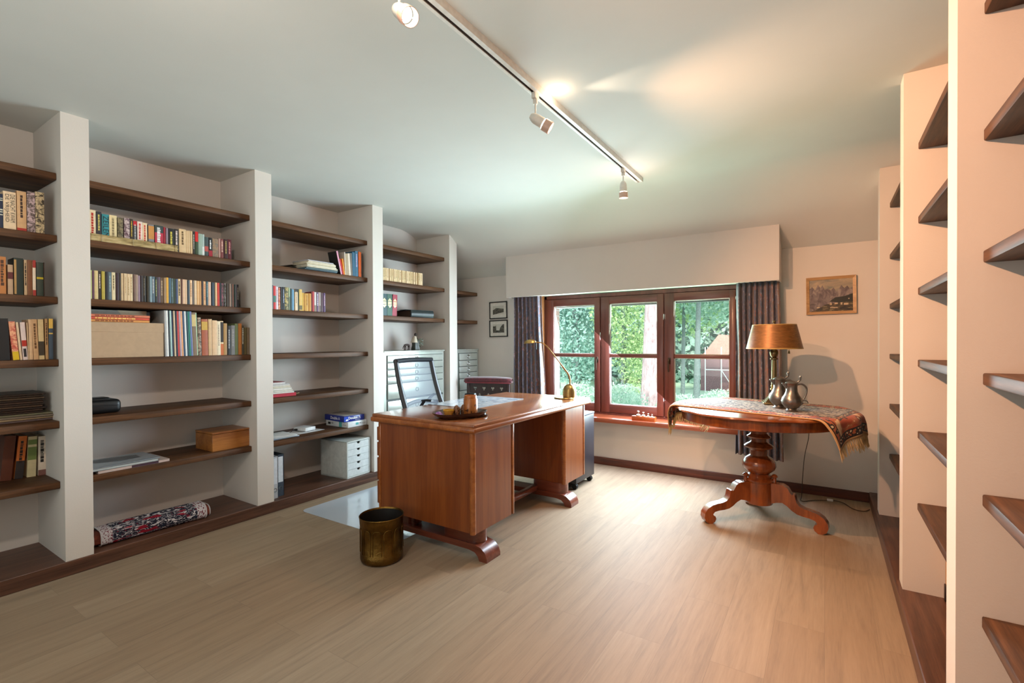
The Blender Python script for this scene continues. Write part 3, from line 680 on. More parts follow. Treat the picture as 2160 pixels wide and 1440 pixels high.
# ================================================================== plan chests
m_chest = NT('grey_steel'); _f = m_chest.noise(m_chest.coord('Object'), 6, 3); m_chest.col(m_chest.ramp(_f, [(0.3, 'a0a49c'), (0.7, 'b4b8b0')])); m_chest.set(Roughness=0.26, Metallic=0.25, Specular_IOR_Level=0.6); m_chest = m_chest.m
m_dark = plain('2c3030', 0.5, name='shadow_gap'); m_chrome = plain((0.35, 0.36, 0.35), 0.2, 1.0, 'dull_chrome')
def chest(y0, y1, lab, nr):
    yc = (y0+y1)/2; o = (-3.68, yc, 0.08)
    t = thing('plan_chest', lab, 'plan chest', o, group='grey plan chests')
    m = M(o); m.box(-3.885, -3.478, y0, y1, 0.081, 1.155); b = m.build('cabinet_body', m_chest, t)
    m = M(o); m.box(-3.888, -3.463, y0-0.004, y1+0.004, 1.155, 1.170, 0.004, 2); m.build('top', m_chest, t)
    m = M(o); m.box(-3.480, -3.4745, y0+0.035, y1-0.022, 0.11, 1.128); m.build('opening', m_dark, t)
    zs = [1.126, 1.084, 1.013, 0.945, 0.877, 0.737] if nr else [1.126, 1.108, 1.040, 0.970, 0.901, 0.831]
    if nr: zz = [(1.060, 1.124), (0.992, 1.055), (0.925, 0.987), (0.858, 0.920), (0.710, 0.852), (0.56, 0.690), (0.41, 0.552), (0.26, 0.402), (0.12, 0.252)]
    else: zz = [(1.046, 1.122), (0.976, 1.040), (0.907, 0.970), (0.837, 0.901), (0.703, 0.831), (0.56, 0.695), (0.41, 0.552), (0.26, 0.402), (0.12, 0.252)]
    for i, (a, c) in enumerate(zz):
        m = M(o); ext = 0.004 if i == 4 else 0.0
        m.box(-3.476, -3.466+ext, y0+0.040, y1-0.028, a, c, 0.003, 2); d = m.build('drawer', m_chest, t)
        m = M(o); zc = (a+c)/2 + 0.004; x = -3.464 + ext; rr = 0.019
        m.tube([(x, yc + rr*math.sin(2*PI*k/20), zc - 0.006 + rr*math.cos(2*PI*k/20)) for k in range(20)], 0.0026, 6, closed=True)
        m.lathe([(0, 0), (0.009, 0), (0.007, 0.004), (0, 0.005)], (x-0.001, yc, zc+0.012), 14, Matrix.Rotation(R(90), 3, 'Y')); m.build('ring_pull', m_chrome, d)
    return t
chest(3.135, 3.985, 'wide grey steel plan chest in the fourth left bay', True)
chest(4.200, 4.602, 'narrow grey steel plan chest in the window corner', False)

# ================================================================== round table
m_tab = wood('table_wood', '4e1f0a', '9a5224', 'z', 9, 0.24, 0.6, 0.12, 0.05)
m_tabtop = wood('table_top_wood', '5e280e', 'a85e2a', 'x', 9, 0.20, 0.7, 0.12, 0.03)
TC = Vector((-0.385, 3.745, 0))
t = thing('round_table', 'round wooden pedestal table on scrolled feet under a rug', 'table', TC); TT = 0.784
m = M(); wob = lambda a: 1 + 0.011*math.sin(17*a)
m.lathe([(0, TT-0.026), (0.515, TT-0.026), (0.535, TT-0.020), (0.552, TT-0.012), (0.548, TT-0.004), (0.535, TT), (0, TT)], n=136, wob=wob); m.build('tabletop', m_tabtop, t)
m = M(); m.lathe([(0.44, 0.700), (0.492, 0.698), (0.505, 0.703), (0.508, TT-0.026), (0.44, TT-0.026), (0.44, 0.700)], n=72); m.build('apron', m_tab, t)
col = [(0, 0.125), (0.085, 0.125), (0.088, 0.13), (0.086, 0.272), (0.092, 0.278), (0.096, 0.288), (0.090, 0.298), (0.080, 0.306), (0.083, 0.313), (0.072, 0.324), (0.064, 0.332), (0.074, 0.340), (0.098, 0.362), (0.108, 0.385), (0.104, 0.412), (0.088, 0.436), (0.066, 0.450),
       (0.056, 0.458), (0.056, 0.492), (0.062, 0.498), (0.092, 0.512), (0.094, 0.520), (0.080, 0.532), (0.058, 0.545), (0.050, 0.552), (0.050, 0.572), (0.074, 0.580), (0.076, 0.588), (0.060, 0.598), (0.052, 0.608), (0.055, 0.70), (0.12, 0.72), (0.12, TT-0.027), (0, TT-0.027)]
m = M(); m.lathe(col, n=48); m.build('column', m_tab, t)
legp = [(0.06, 0.275), (0.105, 0.280), (0.150, 0.278), (0.180, 0.262), (0.196, 0.232), (0.206, 0.220), (0.214, 0.226), (0.222, 0.222), (0.226, 0.205), (0.232, 0.178), (0.250, 0.155), (0.280, 0.142), (0.318, 0.136), (0.355, 0.126), (0.388, 0.104), (0.408, 0.074), (0.412, 0.044), (0.402, 0.016), (0.380, 0.001), (0.356, 0.000),
        (0.336, 0.014), (0.328, 0.032), (0.334, 0.050), (0.346, 0.056), (0.350, 0.066), (0.338, 0.080), (0.310, 0.088), (0.270, 0.092), (0.235, 0.100), (0.205, 0.118), (0.178, 0.142), (0.150, 0.158), (0.115, 0.152), (0.06, 0.132)]
for ang in (219, -6.5, 106):
    a = R(ang); d = Vector((math.cos(a), math.sin(a), 0)); nn = Vector((-math.sin(a), math.cos(a), 0))
    m = M(); m.prism(legp, d, (0, 0, 1), nn, -nn*0.029, 0.058, smooth=True); lg = m.build('leg', m_tab, t, sharp=50)
    m = M(); sp_ = Vector((0.098*math.cos(a), 0.098*math.sin(a), 0)); m.lathe([(0.0, 0.262), (0.016, 0.268), (0.018, 0.278), (0.012, 0.286), (0.012, 0.312), (0.020, 0.318), (0.020, 0.326), (0.010, 0.336), (0, 0.338)], sp_, 16); m.build('turned_boss', m_tab, lg)

# table rug
def rug_mat():
    n = NT('persian_rug'); t = n.n('TexCoord'); s = n.n('SeparateXYZ'); n.l(t.outputs['UV'], s.inputs[0])
    L, W = 1.42, 0.76
    u = n.math('MULTIPLY', s.outputs[0], L); v = n.math('MULTIPLY', s.outputs[1], W)
    du = n.math('MINIMUM', u, n.math('SUBTRACT', L, u)); dv = n.math('MINIMUM', v, n.math('SUBTRACT', W, v)); d = n.math('MINIMUM', n.math('MULTIPLY', du, 0.8), dv)
    def c3(scale, w): 
        x = n.n('CombineXYZ'); n.l(u, x.inputs[0]); n.l(v, x.inputs[1]); x.inputs[2].default_value = w; return x.outputs[0]
    f1 = n.noise(c3(1, 0.0), 38, 4, 0.65, 0.8); f2 = n.noise(c3(1, 3.0), 55, 3, 0.6, 0.4)
    field = n.ramp(f1, [(0.36, '37343e'), (0.44, '6a6870'), (0.50, 'a89a86'), (0.57, 'b8b0a4'), (0.64, '8a5a44')], 'CONSTANT')
    field = n.mix(n.ramp(f2, [(0.58, (0, 0, 0)), (0.62, (1, 1, 1))]), field, '2a2a34')
    vr = n.n('TexVoronoi'); vr.inputs['Scale'].default_value = 15; n.l(c3(1, 0), vr.inputs[0])
    bord = n.ramp(vr.outputs['Distance'], [(0.0, 'e0c8a0'), (0.16, 'e0c8a0'), (0.2, '3a2018'), (0.30, 'a8482a'), (0.62, 'b06038'), (0.75, 'd8b088')], 'CONSTANT')
    ch = n.n('TexVoronoi'); ch.inputs['Scale'].default_value = 42; n.l(c3(1, 1), ch.inputs[0])
    sm = n.ramp(ch.outputs['Distance'], [(0.0, 'd8c09c'), (0.30, '2c2420'), (0.6, 'a85a38')], 'CONSTANT')
    def step(a): 
        x = n.n('Math', operation='GREATER_THAN'); n.l(d, x.inputs[0]); x.inputs[1].default_value = a; return x.outputs[0]
    c = n.mix(step(0.012), 'c89a68', '2a1c16'); c = n.mix(step(0.020), c, sm); c = n.mix(step(0.048), c, '2c2622'); c = n.mix(step(0.055), c, bord)
    c = n.mix(step(0.115), c, '3a302c'); c = n.mix(step(0.122), c, sm); c = n.mix(step(0.148), c, '2e2e38'); c = n.mix(step(0.155), c, field)
    n.col(c); th = n.noise(c3(1, 0), 700, 2); n.bump(th, 0.4, 0.002); n.set(Roughness=0.9, Sheen_Weight=0.15, Specular_IOR_Level=0.2); return n.m
m_rug = rug_mat()
RC = Vector((-0.375, 3.795)); ra = R(-15.5); RU = Vector((math.cos(ra), math.sin(ra))); RV = Vector((-math.sin(ra), math.cos(ra))); RL, RW = 1.36, 0.76; RT = TT + 0.0015; RE = 0.556
def drape(a, b):
    """a point of the cloth, a and b metres from its middle, laid on the round top and hanging over its edge"""
    p = RC + RU*a + RV*b; q = p - Vector((TC.x, TC.y)); r = q.length
    if r <= RE: return Vector((p.x, p.y, RT + 0.0012*math.sin(14*a+3*b)**2))
    e = q/r; x = r - RE; bend = 0.03
    if x < bend*PI/2: th = x/bend; o, dz = bend*math.sin(th), bend*(1-math.cos(th))
    else: o, dz = bend + 0.10*(x-bend*PI/2), bend + (x-bend*PI/2)*0.97
    wv = 0.022*min(1, x/0.08)*math.sin(9*math.atan2(e.y, e.x)*1.7 + 1.0)
    h = Vector((TC.x, TC.y)) + e*(RE+o+wv*0.6); return Vector((h.x, h.y, RT - dz))
rug = thing('table_rug', 'fringed oriental rug draped over the round table', 'rug', (TC.x, TC.y, TT))
ro = Vector((TC.x, TC.y, TT))
m = M(ro); m.grid(lambda u, v: drape(-RL/2+RL*u, -RW/2+RW*v), 120, 64, uv=True); o = m.build('rug_pile', m_rug, rug, sharp=180)
sd = o.modifiers.new('thickness', 'SOLIDIFY'); sd.thickness = 0.006; sd.offset = 1.0
m_fr = plain('c8a878', 0.9, name='rug_fringe_yarn', var=0.2)
for s in (-1, 1):
    m = M(ro); rnd = random.Random(5+s)
    for k in range(110):
        b = -RW/2 + RW*(k+0.5)/110; p0 = drape(s*RL/2, b); p1 = drape(s*(RL/2+0.035), b + rnd.uniform(-.006, .006)); p2 = drape(s*(RL/2+0.065+rnd.uniform(0, .02)), b + rnd.uniform(-.014, .014))
        j = Vector((rnd.uniform(-.004, .004), rnd.uniform(-.004, .004), 0.003)); m.tube([p0 + Vector((0, 0, 0.003)), p1 + j, p2 + j*1.6], [0.0022, 0.0026, 0.0012], 5)
    m.build('fringe', m_fr, rug)

# brass table lamp
RTT = RT + 0.0075
n = NT('gold_shade'); f = n.noise(n.coord('Object', (1, 1, 6)), 24, 4, 0.6); n.col(n.ramp(f, [(0.3, '6e4822'), (0.7, '936434')])); n.set(Roughness=0.42, Metallic=0.35); m_shade = n.m
LP = (-0.308, 3.96, RTT); t = thing('table_lamp', 'brass column table lamp with gold drum shade on the round table', 'table lamp', LP, R(12))
m_br2 = plain((0.22, 0.15, 0.07), 0.3, 1.0, 'dark_brass')
m = M(); m.box(-0.075, 0.075, -0.075, 0.075, 0, 0.014, 0.003); 
for i in range(8): k = i/8; w_ = 0.062 - 0.034*math.sin(k*PI/2); m.box(-w_, w_, -w_, w_, 0.014+0.062*k, 0.014+0.062*(k+1/8)+0.0005)
m.build('base', m_br2, t)
m = M(); m.lathe([(0.024, 0.076), (0.026, 0.082), (0.016, 0.088), (0.016, 0.096), (0.026, 0.104), (0.026, 0.112), (0.015, 0.120), (0.022, 0.126), (0.022, 0.134), (0.016, 0.140)], n=24); m.build('turned_rings', m_brass, t)
m = M(); m.lathe([(0, 0.138), (0.019, 0.140), (0.0155, 0.30), (0.015, 0.318), (0.027, 0.324), (0.027, 0.330), (0.014, 0.336), (0.026, 0.352), (0.029, 0.372), (0.022, 0.390), (0.012, 0.398), (0.007, 0.41), (0.006, 0.575), (0, 0.575)], n=24); m.build('column', m_br2, t)
m = M(); m.lathe([(0.180, 0.402), (0.181, 0.400), (0.183, 0.402), (0.143, 0.572), (0.141, 0.573), (0.1395, 0.571), (0.180, 0.402)], n=56); sh = m.build('lamp_shade', m_shade, t)
m = M(); 
for z, r_ in ((0.403, 0.1815), (0.571, 0.1415)): m.lathe([(r_-0.002, z-0.004), (r_+0.002, z-0.004), (r_+0.002, z+0.004), (r_-0.002, z+0.004), (r_-0.002, z-0.004)], n=56)
m.build('shade_binding', plain('b09050', 0.5), sh)
m = M(); m.lathe([(0, 0.572), (0.010, 0.574), (0.004, 0.580), (0.004, 0.586), (0.011, 0.592), (0.011, 0.602), (0, 0.608)], n=16)
for k in range(3): a = 2*PI*k/3; m.tube([(0, 0, 0.573), (0.14*math.cos(a), 0.14*math.sin(a), 0.569)], 0.0018, 5)
m.build('finial', m_br2, t)
m = M(); m.tube([(0.085, -0.06, 0.42), (0.085, -0.06, 0.388)], 0.0015, 5); m.lathe([(0, 0.366), (0.008, 0.368), (0.003, 0.388), (0, 0.39)], (0.085, -0.06, 0), 12); m.build('pull_chain', m_br2, t)

# lamp lead: a thing of its own, from the table down to the floor socket
m = M((-0.1, 4.3, 0))
cp = [(-0.24, 4.06, RTT+0.004), (-0.17, 4.17, RTT+0.004), (-0.12, 4.262, RTT+0.002), (-0.105, 4.292, RTT-0.03), (-0.10, 4.33, 0.62), (-0.105, 4.36, 0.50), (-0.13, 4.37, 0.36), (-0.142, 4.37, 0.22), (-0.15, 4.36, 0.05), (-0.150, 4.345, 0.006), (-0.06, 4.43, 0.005), (0.03, 4.48, 0.005), (0.064, 4.50, 0.005), (0.12, 4.47, 0.005), (0.178, 4.345, 0.005), (0.24, 4.33, 0.005), (0.278, 4.395, 0.006)]
def smooth(pts, k=5):
    P = [Vector(p) for p in pts]; out_ = []
    for i in range(len(P)-1):
        a, b, c, d = P[max(i-1, 0)], P[i], P[i+1], P[min(i+2, len(P)-1)]
        for j in range(k):
            s = j/k; out_.append(0.5*((2*b) + (c-a)*s + (2*a-5*b+4*c-d)*s*s + (3*b-a-3*c+d)*s**3))
    return out_ + [P[-1]]
m.tube(smooth(cp), 0.0028, 6); ld = m.build('lamp_lead', plain('2a1a10', 0.5), loc=(-0.1, 4.3, 0)); prop(ld, 'dark lamp lead hanging behind the table and across the floor', 'cable')
m = M((-0.1, 4.3, 0)); m.box(0.015, 0.055, 4.468, 4.492, 0.001, 0.016, 0.004, 2); m.build('inline_switch', m_white, ld)

# pewter jugs
n = NT('pewter'); f = n.noise(n.coord('Object'), 30, 3); n.col(n.ramp(f, [(0.3, (0.16, 0.14, 0.125)), (0.7, (0.26, 0.235, 0.21))])); n.set(Roughness=0.33, Metallic=0.95); m_pew = n.m
def jug(loc, k, rz, lab):
    t = thing('pewter_jug', lab, 'jug', loc, rz, 'pewter jugs on the round table')
    m = M(); m.lathe([(0, 0), (0.040*k, 0), (0.042*k, 0.005*k), (0.034*k, 0.012*k), (0.031*k, 0.018*k), (0.045*k, 0.030*k), (0.062*k, 0.052*k), (0.066*k, 0.072*k), (0.060*k, 0.094*k), (0.046*k, 0.116*k), (0.037*k, 0.138*k), (0.035*k, 0.165*k), (0.037*k, 0.186*k), (0.040*k, 0.192*k), (0.036*k, 0.193*k), (0, 0.190*k)], n=40); b = m.build('body', m_pew, t)
    m = M(); m.prism([(-0.030*k, 0.150*k), (-0.062*k, 0.192*k), (-0.058*k, 0.196*k), (-0.028*k, 0.193*k)], (1, 0, 0), (0, 0, 1), (0, 1, 0), (0, -0.012*k, 0), 0.024*k); m.build('spout', m_pew, t)
    m = M(); m.lathe([(0.040*k, 0.1925*k), (0.042*k, 0.196*k), (0.036*k, 0.202*k), (0.020*k, 0.211*k), (0.008*k, 0.214*k), (0, 0.2145*k)], n=36); ld = m.build('lid', m_pew, t)
    m = M(); m.tube([(0.038*k, 0, 0.205*k), (0.052*k, 0, 0.218*k), (0.050*k, 0, 0.236*k), (0.054*k, 0, 0.246*k)], [0.006*k, 0.005*k, 0.009*k, 0.006*k], 10); m.build('thumb_rest', m_pew, ld)
    m = M(); m.tube(smooth([(0.036*k, 0, 0.186*k), (0.062*k, 0, 0.190*k), (0.086*k, 0, 0.170*k), (0.090*k, 0, 0.140*k), (0.078*k, 0, 0.100*k), (0.062*k, 0, 0.068*k), (0.066*k, 0, 0.052*k)]), 0.0062*k, 10); m.build('handle', m_pew, t)
jug((-0.258, 3.735, RTT), 1.0, R(15), 'taller pewter jug next to the table lamp')
jug((-0.180, 3.605, RTT), 0.93, R(12), 'shorter pewter jug in front, with curved handle')

# ================================================================== pictures
m_mat_b = plain('d8d4ca', 0.6, name='picture_mount')
t = thing('mountain_painting', 'small pale-framed painting of a mountain village on the right wall', 'painting', (0.039, YW, 1.61))
t.rotation_euler = (0, R(-0.6), 0)
fw, fh = 0.166, 0.149
m_pf = wood('pale_frame_wood', 'a07446', 'cfa878', 'x', 20, 0.4, 0.2, 0.08, 0.05)
m = M()
for a in (((-fw, -fh), (fw, -fh), (fw-0.022, -fh+0.022), (-fw+0.022, -fh+0.022)), ((fw, -fh), (fw, fh), (fw-0.022, fh-0.022), (fw-0.022, -fh+0.022)), ((fw, fh), (-fw, fh), (-fw+0.022, fh-0.022), (fw-0.022, fh-0.022)), ((-fw, fh), (-fw, -fh), (-fw+0.022, -fh+0.022), (-fw+0.022, fh-0.022))):
    o4 = [(a[0][0], -0.024, a[0][1]), (a[1][0], -0.024, a[1][1]), (a[2][0], -0.016, a[2][1]), (a[3][0], -0.016, a[3][1])]
    m.face(o4); m.face([(a[0][0], -0.024, a[0][1]), (a[0][0], -0.001, a[0][1]), (a[1][0], -0.001, a[1][1]), (a[1][0], -0.024, a[1][1])]); m.face([(a[3][0], -0.016, a[3][1]), (a[3][0], -0.010, a[3][1]), (a[2][0], -0.010, a[2][1]), (a[2][0], -0.016, a[2][1])])
    m.face([(a[0][0], -0.001, a[0][1]), (a[3][0], -0.001, a[3][1]), (a[2][0], -0.001, a[2][1]), (a[1][0], -0.001, a[1][1])])
m.build('frame', m_pf, t, fix=True)
n = NT('painted_sky'); f = n.noise(n.coord('Object', (1, 1, 2.5)), 9, 4, 0.6, 0.7); n.col(n.ramp(f, [(0.3, '6a6c64'), (0.55, '9a8a74'), (0.7, 'b49c7c')])); n.set(Roughness=0.5); m_psky = n.m
n = NT('painted_rock'); f = n.noise(n.coord('Object', (1.6, 1, 1)), 16, 5, 0.65, 0.9); n.col(n.ramp(f, [(0.32, '3a3032'), (0.5, '6a5c5c'), (0.68, '94867e')])); n.set(Roughness=0.5); m_prock = n.m
n = NT('painted_valley'); f = n.noise(n.coord('Object', (1, 1, 2)), 30, 4, 0.6); n.col(n.ramp(f, [(0.36, '1a140e'), (0.54, '4a3c24'), (0.66, '8a7c58')])); n.set(Roughness=0.5); m_pval = n.m
m = M(); m.box(-fw+0.018, fw-0.018, -0.011, -0.004, -fh+0.018, fh-0.018); cv = m.build('canvas', m_psky, t)
def daub(poly, mat, y, name='brushwork'):
    m = M(); m.prism(poly, (1, 0, 0), (0, 0, 1), (0, -1, 0), (0, y, 0), 0.0006); return m.build(name, mat, cv)
daub([(-0.145, -0.128), (-0.145, 0.055), (-0.125, 0.075), (-0.105, 0.045), (-0.085, 0.09), (-0.068, 0.06), (-0.055, 0.085), (-0.04, 0.045), (-0.02, 0.055), (0.0, 0.038), (0.02, 0.06), (0.035, 0.03), (0.055, 0.045), (0.07, 0.078), (0.09, 0.05), (0.108, 0.07), (0.125, 0.045), (0.145, 0.06), (0.145, -0.03), (0.0, -0.128)], m_prock, -0.0112, 'mountains')
daub([(-0.145, -0.129), (-0.10, -0.11), (-0.03, -0.07), (0.145, -0.05), (0.145, -0.129)], m_pval, -0.0120, 'valley')
daub([(-0.01, -0.05), (0.03, -0.018), (0.09, -0.012), (0.145, 0.008), (0.145, -0.056), (0.05, -0.06)], plain('12160e', 0.5), -0.0126, 'dark_forest')
m = M()
for (x, z, w_, h_) in ((0.0, -0.078, 0.014, 0.016), (0.035, -0.072, 0.022, 0.012), (0.07, -0.078, 0.012, 0.018), (0.118, -0.036, 0.008, 0.008), (-0.085, -0.098, 0.02, 0.008), (0.1, -0.08, 0.03, 0.014), (0.02, -0.102, 0.05, 0.008)):
    m.box(x-w_/2, x+w_/2, -0.0136, -0.0128, z, z+h_)
m.build('village_houses', plain('b8a080', 0.5, name='painted_houses', var=0.2), cv)
# two framed prints
n = NT('printed_ink'); f = n.noise(n.coord('Object'), 60, 4, 0.7); n.col(n.ramp(f, [(0.38, '1e1c18'), (0.6, '6a665a')])); n.set(Roughness=0.5); m_ink = n.m
n = NT('print_paper'); f = n.noise(n.coord('Object'), 4, 2); n.col(n.ramp(f, [(0.3, 'b8b6aa'), (0.7, 'cecbc0')])); n.set(Roughness=0.5); m_ppaper = n.m
def print_pic(x0, x1, z0, z1, lab, polys, rot):
    cx, cz = (x0+x1)/2, (z0+z1)/2; t = thing('framed_print', lab, 'picture', (cx, YW, cz), group='small framed prints'); t.rotation_euler = (0, R(rot), 0)
    w_, h_ = (x1-x0)/2, (z1-z0)/2
    m = M(); b = 0.011
    m.box(-w_, w_, -0.016, -0.001, h_-b, h_, 0.001); m.box(-w_, w_, -0.016, -0.001, -h_, -h_+b, 0.001); m.box(-w_, -w_+b, -0.016, -0.001, -h_, h_, 0.001); m.box(w_-b, w_, -0.016, -0.001, -h_, h_, 0.001); m.build('frame', plain('17110f', 0.35, name='black_frame'), t)
    m = M(); m.box(-w_+b, w_-b, -0.008, -0.002, -h_+b, h_-b); m.build('mount', m_mat_b, t)
    m = M(); m.box(-w_*0.62, w_*0.62, -0.0086, -0.0080, -h_*0.50, h_*0.52); pr = m.build('print', m_ppaper, t)
    m = M()
    for i, pl in enumerate(polys): m.prism([(a*w_*0.62, b_*h_*0.5) for a, b_ in pl], (1, 0, 0), (0, 0, 1), (0, -1, 0), (0, -0.0086-0.0003*i, 0), 0.0004)
    m.build('drawing', m_ink, pr)
print_pic(-3.302, -3.054, 1.520, 1.719, 'upper small black-framed print of a long country building', [[(-1, -1), (1, -0.5), (1, 0.25), (-0.4, 0.55), (-0.75, 0.2), (-1, 0.1)], [(-1, -1), (0.1, -0.7), (-0.1, -0.45), (-1, -0.35)]], -0.8)
print_pic(-3.303, -3.048, 1.310, 1.505, 'lower small black-framed print of a street between houses', [[(-1, -1), (1, -1), (0.4, -0.5), (-0.4, -0.4), (-0.45, 0.75), (-0.6, 0.55), (-1, 0.55)], [(1, -1), (1, 1.0), (0.75, 0.95), (0.3, 0.2), (0.15, -0.5)]], -0.8)

# ================================================================== weights on the sill
m_wb = wood('weight_block', '8a3a12', 'c8662a', 'x', 24, 0.3, 0.4, 0.1, 0.05); m_wbr = plain((0.62, 0.56, 0.46), 0.22, 1.0, 'pale_brass')
t = thing('weight_block', 'small orange wooden block for scale weights on the sill', 'weight block', (-1.455, 4.556, 0.490))
m = M(); m.box(-0.112, 0.112, -0.028, 0.028, 0, 0.043, 0.003, 2); m.build('block', m_wb, t)
for i, (x, s, lab) in enumerate([(-0.055, 1.0, 'largest'), (-0.005, 0.85, 'second largest'), (0.042, 0.62, 'second smallest'), (0.078, 0.52, 'smallest')]):
    m = M(); m.lathe([(0, 0), (0.022*s, 0), (0.022*s, 0.008*s), (0.018*s, 0.012*s), (0.007*s, 0.018*s), (0.0055*s, 0.032*s), (0.011*s, 0.036*s), (0.0125*s, 0.041*s), (0.009*s, 0.046*s), (0, 0.047*s)], n=20)
    prop(m.build('scale_weight', m_wbr, loc=(-1.455+x, 4.556, 0.5332)), '%s brass knob weight standing in the orange block' % lab, 'weight', 'scale weights on the sill')

# ================================================================== on the plan chest
m_gr = plain('2a2e1c', 0.4, name='dark_green_glaze', var=0.25); m_wh = plain('c8bca8', 0.5, name='cream_glaze', var=0.08)
t = thing('cloaked_figurine', 'small figurine of a woman in cream cape with green leaves', 'figurine', (-3.65, 3.735, 1.1702))
m = M(); m.lathe([(0, 0), (0.040, 0), (0.043, 0.010), (0.034, 0.05), (0.036, 0.085), (0.024, 0.12), (0.012, 0.14), (0, 0.142)], n=20, wob=lambda a: 1+0.12*math.sin(5*a)); m.build('robe', m_gr, t)
m = M(); m.lathe([(0.043, 0.078), (0.036, 0.10), (0.026, 0.128), (0.012, 0.148), (0, 0.15)], (-0.004, -0.006, 0), 20, wob=lambda a: 1+0.14*math.cos(a+2.4)+0.06*math.sin(6*a)); m.build('cape', m_wh, t)
m = M(); m.lathe([(0, 0.140), (0.008, 0.142), (0.014, 0.154), (0.0155, 0.166), (0.012, 0.176), (0, 0.181)], n=16); m.build('head', plain('2c1a10', 0.5), t)
m = M(); rnd = random.Random(2)
for k in range(26):
    p = Vector((0.0, 0.02+0.085*rnd.random(), 0.045+0.06*rnd.random())); d = Vector((rnd.uniform(-.4, .4), rnd.uniform(0.2, 1), rnd.uniform(-.5, 1))).normalized(); s_ = d.cross(Vector((1, 0, 0.2))).normalized(); l_ = rnd.uniform(.018, .03)
    m.face([p, p+d*l_*0.5+s_*0.008, p+d*l_, p+d*l_*0.5-s_*0.008])
m.tube([(0, 0.01, 0.09), (0, 0.05, 0.07), (0, 0.10, 0.095)], 0.004, 6); m.build('leaf_spray', plain('3a4028', 0.5, name='leaf_glaze', var=0.3), t)
t = thing('animal_figurine', 'tiny dark filigree animal figurine left of the cloaked one', 'figurine', (-3.62, 3.575, 1.1702)); m_fil = plain('3a2824', 0.4, 0.3)
m = M(); m.tube(smooth([(0, -0.045, 0.038), (0, -0.032, 0.048), (0, -0.01, 0.055), (0, 0.02, 0.054), (0, 0.036, 0.044)]), [0.006]*5+[0.011]*15+[0.008], 10); m.tube(smooth([(0, -0.036, 0.046), (0, -0.05, 0.030), (0, -0.052, 0.016)]), 0.004, 8); m.build('body', m_fil, t)
for y in (-0.024, 0.028):
    for x in (-0.008, 0.008):
        m = M(); m.tube([(x, y, 0.045), (x*1.1, y+0.003, 0.022), (x*1.1, y-0.002, 0.0)], [0.006, 0.0045, 0.005], 8); m.build('leg', m_fil, t)

# ================================================================== left bay: magazines
rnd = random.Random(21)
zz = 0.832 + 0.0004
for i in range(4):
    th = 0.011; m = M(); m.box(-0.14, 0.14, -0.155, 0.155, 0, th-0.0008, 0.002)
    lab = ['lowest', 'second lowest', 'third lowest', 'fourth lowest'][i] + ' magazine of the far left stack, ' + ['mauve', 'buff', 'grey-brown', 'olive'][i]
    o = m.build('magazine', plain(['6c5a58', 'a08868', '7a6c5c', '6c6850'][i], 0.5), loc=(-3.735+rnd.uniform(-.01, .01), 0.715+rnd.uniform(-.012, .012), zz)); o.rotation_euler = (0, 0, rnd.uniform(-.05, .05)); prop(o, lab, 'magazine', 'magazines in the far left stack'); zz += th
for i in range(10):
    th = 0.0108; m = M(); m.box(-0.13, 0.13, -0.148, 0.148, 0, th-0.0008, 0.002)
    o = m.build('magazine', plain(['2a1c14', '3c2a20', '241814', '4a3626', '30221a', '3e2c22', '281c16', '4c3c2c', '33261c', '2a1e16'][i], 0.45), loc=(-3.735+rnd.uniform(-.008, .008), 0.672+rnd.uniform(-.01, .01), zz)); o.rotation_euler = (0, 0, rnd.uniform(-.03, .03))
    prop(o, 'dark brown magazine in the far left stack, %s of the dark ones from below' % ['first', 'second', 'third', 'fourth', 'fifth', 'sixth', 'seventh', 'eighth', 'ninth', 'tenth'][i], 'magazine', 'magazines in the far left stack'); zz += th

# ================================================================== second bay
m_card = plain('b4987a', 0.75, name='buff_cardboard', var=0.04)
t = thing('cardboard_box', 'plain buff cardboard box lying under the orange books', 'box', (-3.63, 1.163, 1.1683))
m = M(); m.box(-0.125, 0.125, -0.19, 0.19, 0, 0.208, 0.002); m.build('carton', m_card, t)
m = M(); m.box(-0.128, 0.1262, -0.1925, 0.1925, 0.150, 0.2095, 0.002); m.build('lid', m_card, t)
zz = 1.1683 + 0.2100
for i, (c, w_, lab) in enumerate([('d89450', 0.285, 'lowest flat book on the cardboard box, pale orange'), ('d0503a', 0.285, 'middle flat book on the cardboard box, red-orange'), ('d87a5c', 0.288, 'upper flat book on the cardboard box, salmon')]):
    t = thing('flat_book', lab, 'book', (-3.60, 1.135, zz), group='orange books on the cardboard box'); th = 0.0148
    m = M(); m.box(-0.10, 0.095, -w_/2, w_/2, 0, 0.0016); m.box(-0.10, 0.095, -w_/2, w_/2, th-0.0020, th-0.0004); m.box(0.092, 0.095, -w_/2, w_/2, 0.0005, th-0.001); m.build('cover', plain(c, 0.5), t)
    m = M(); m.box(-0.096, 0.091, -w_/2+0.004, w_/2-0.004, 0.0016, th-0.002); m.build('page_block', plain('d8ccb4', 0.8, name='paper_edge'), t)
    m = M(); m.mi = 0
    r2 = random.Random(i)
    y = -w_/2+0.02
    while y < w_/2-0.09: l_ = r2.uniform(.006, .022); m.box(0.0949, 0.0953, y, y+l_, 0.004, 0.0105); y += l_+0.004
    m.build('spine_title', plain('7a3a20' if i != 1 else 'f0d070', 0.5), t); zz += th
t = thing('flat_book', 'grey book with pale cover lying on top of the orange books', 'book', (-3.68, 1.15, zz)); m = M(); m.box(-0.13, 0.10, -0.14, 0.14, 0, 0.004); m.box(-0.13, 0.10, -0.14, 0.14, 0.029, 0.033); m.box(0.096, 0.10, -0.14, 0.14, 0, 0.033); m.build('cover', plain('8c908a', 0.5), t)
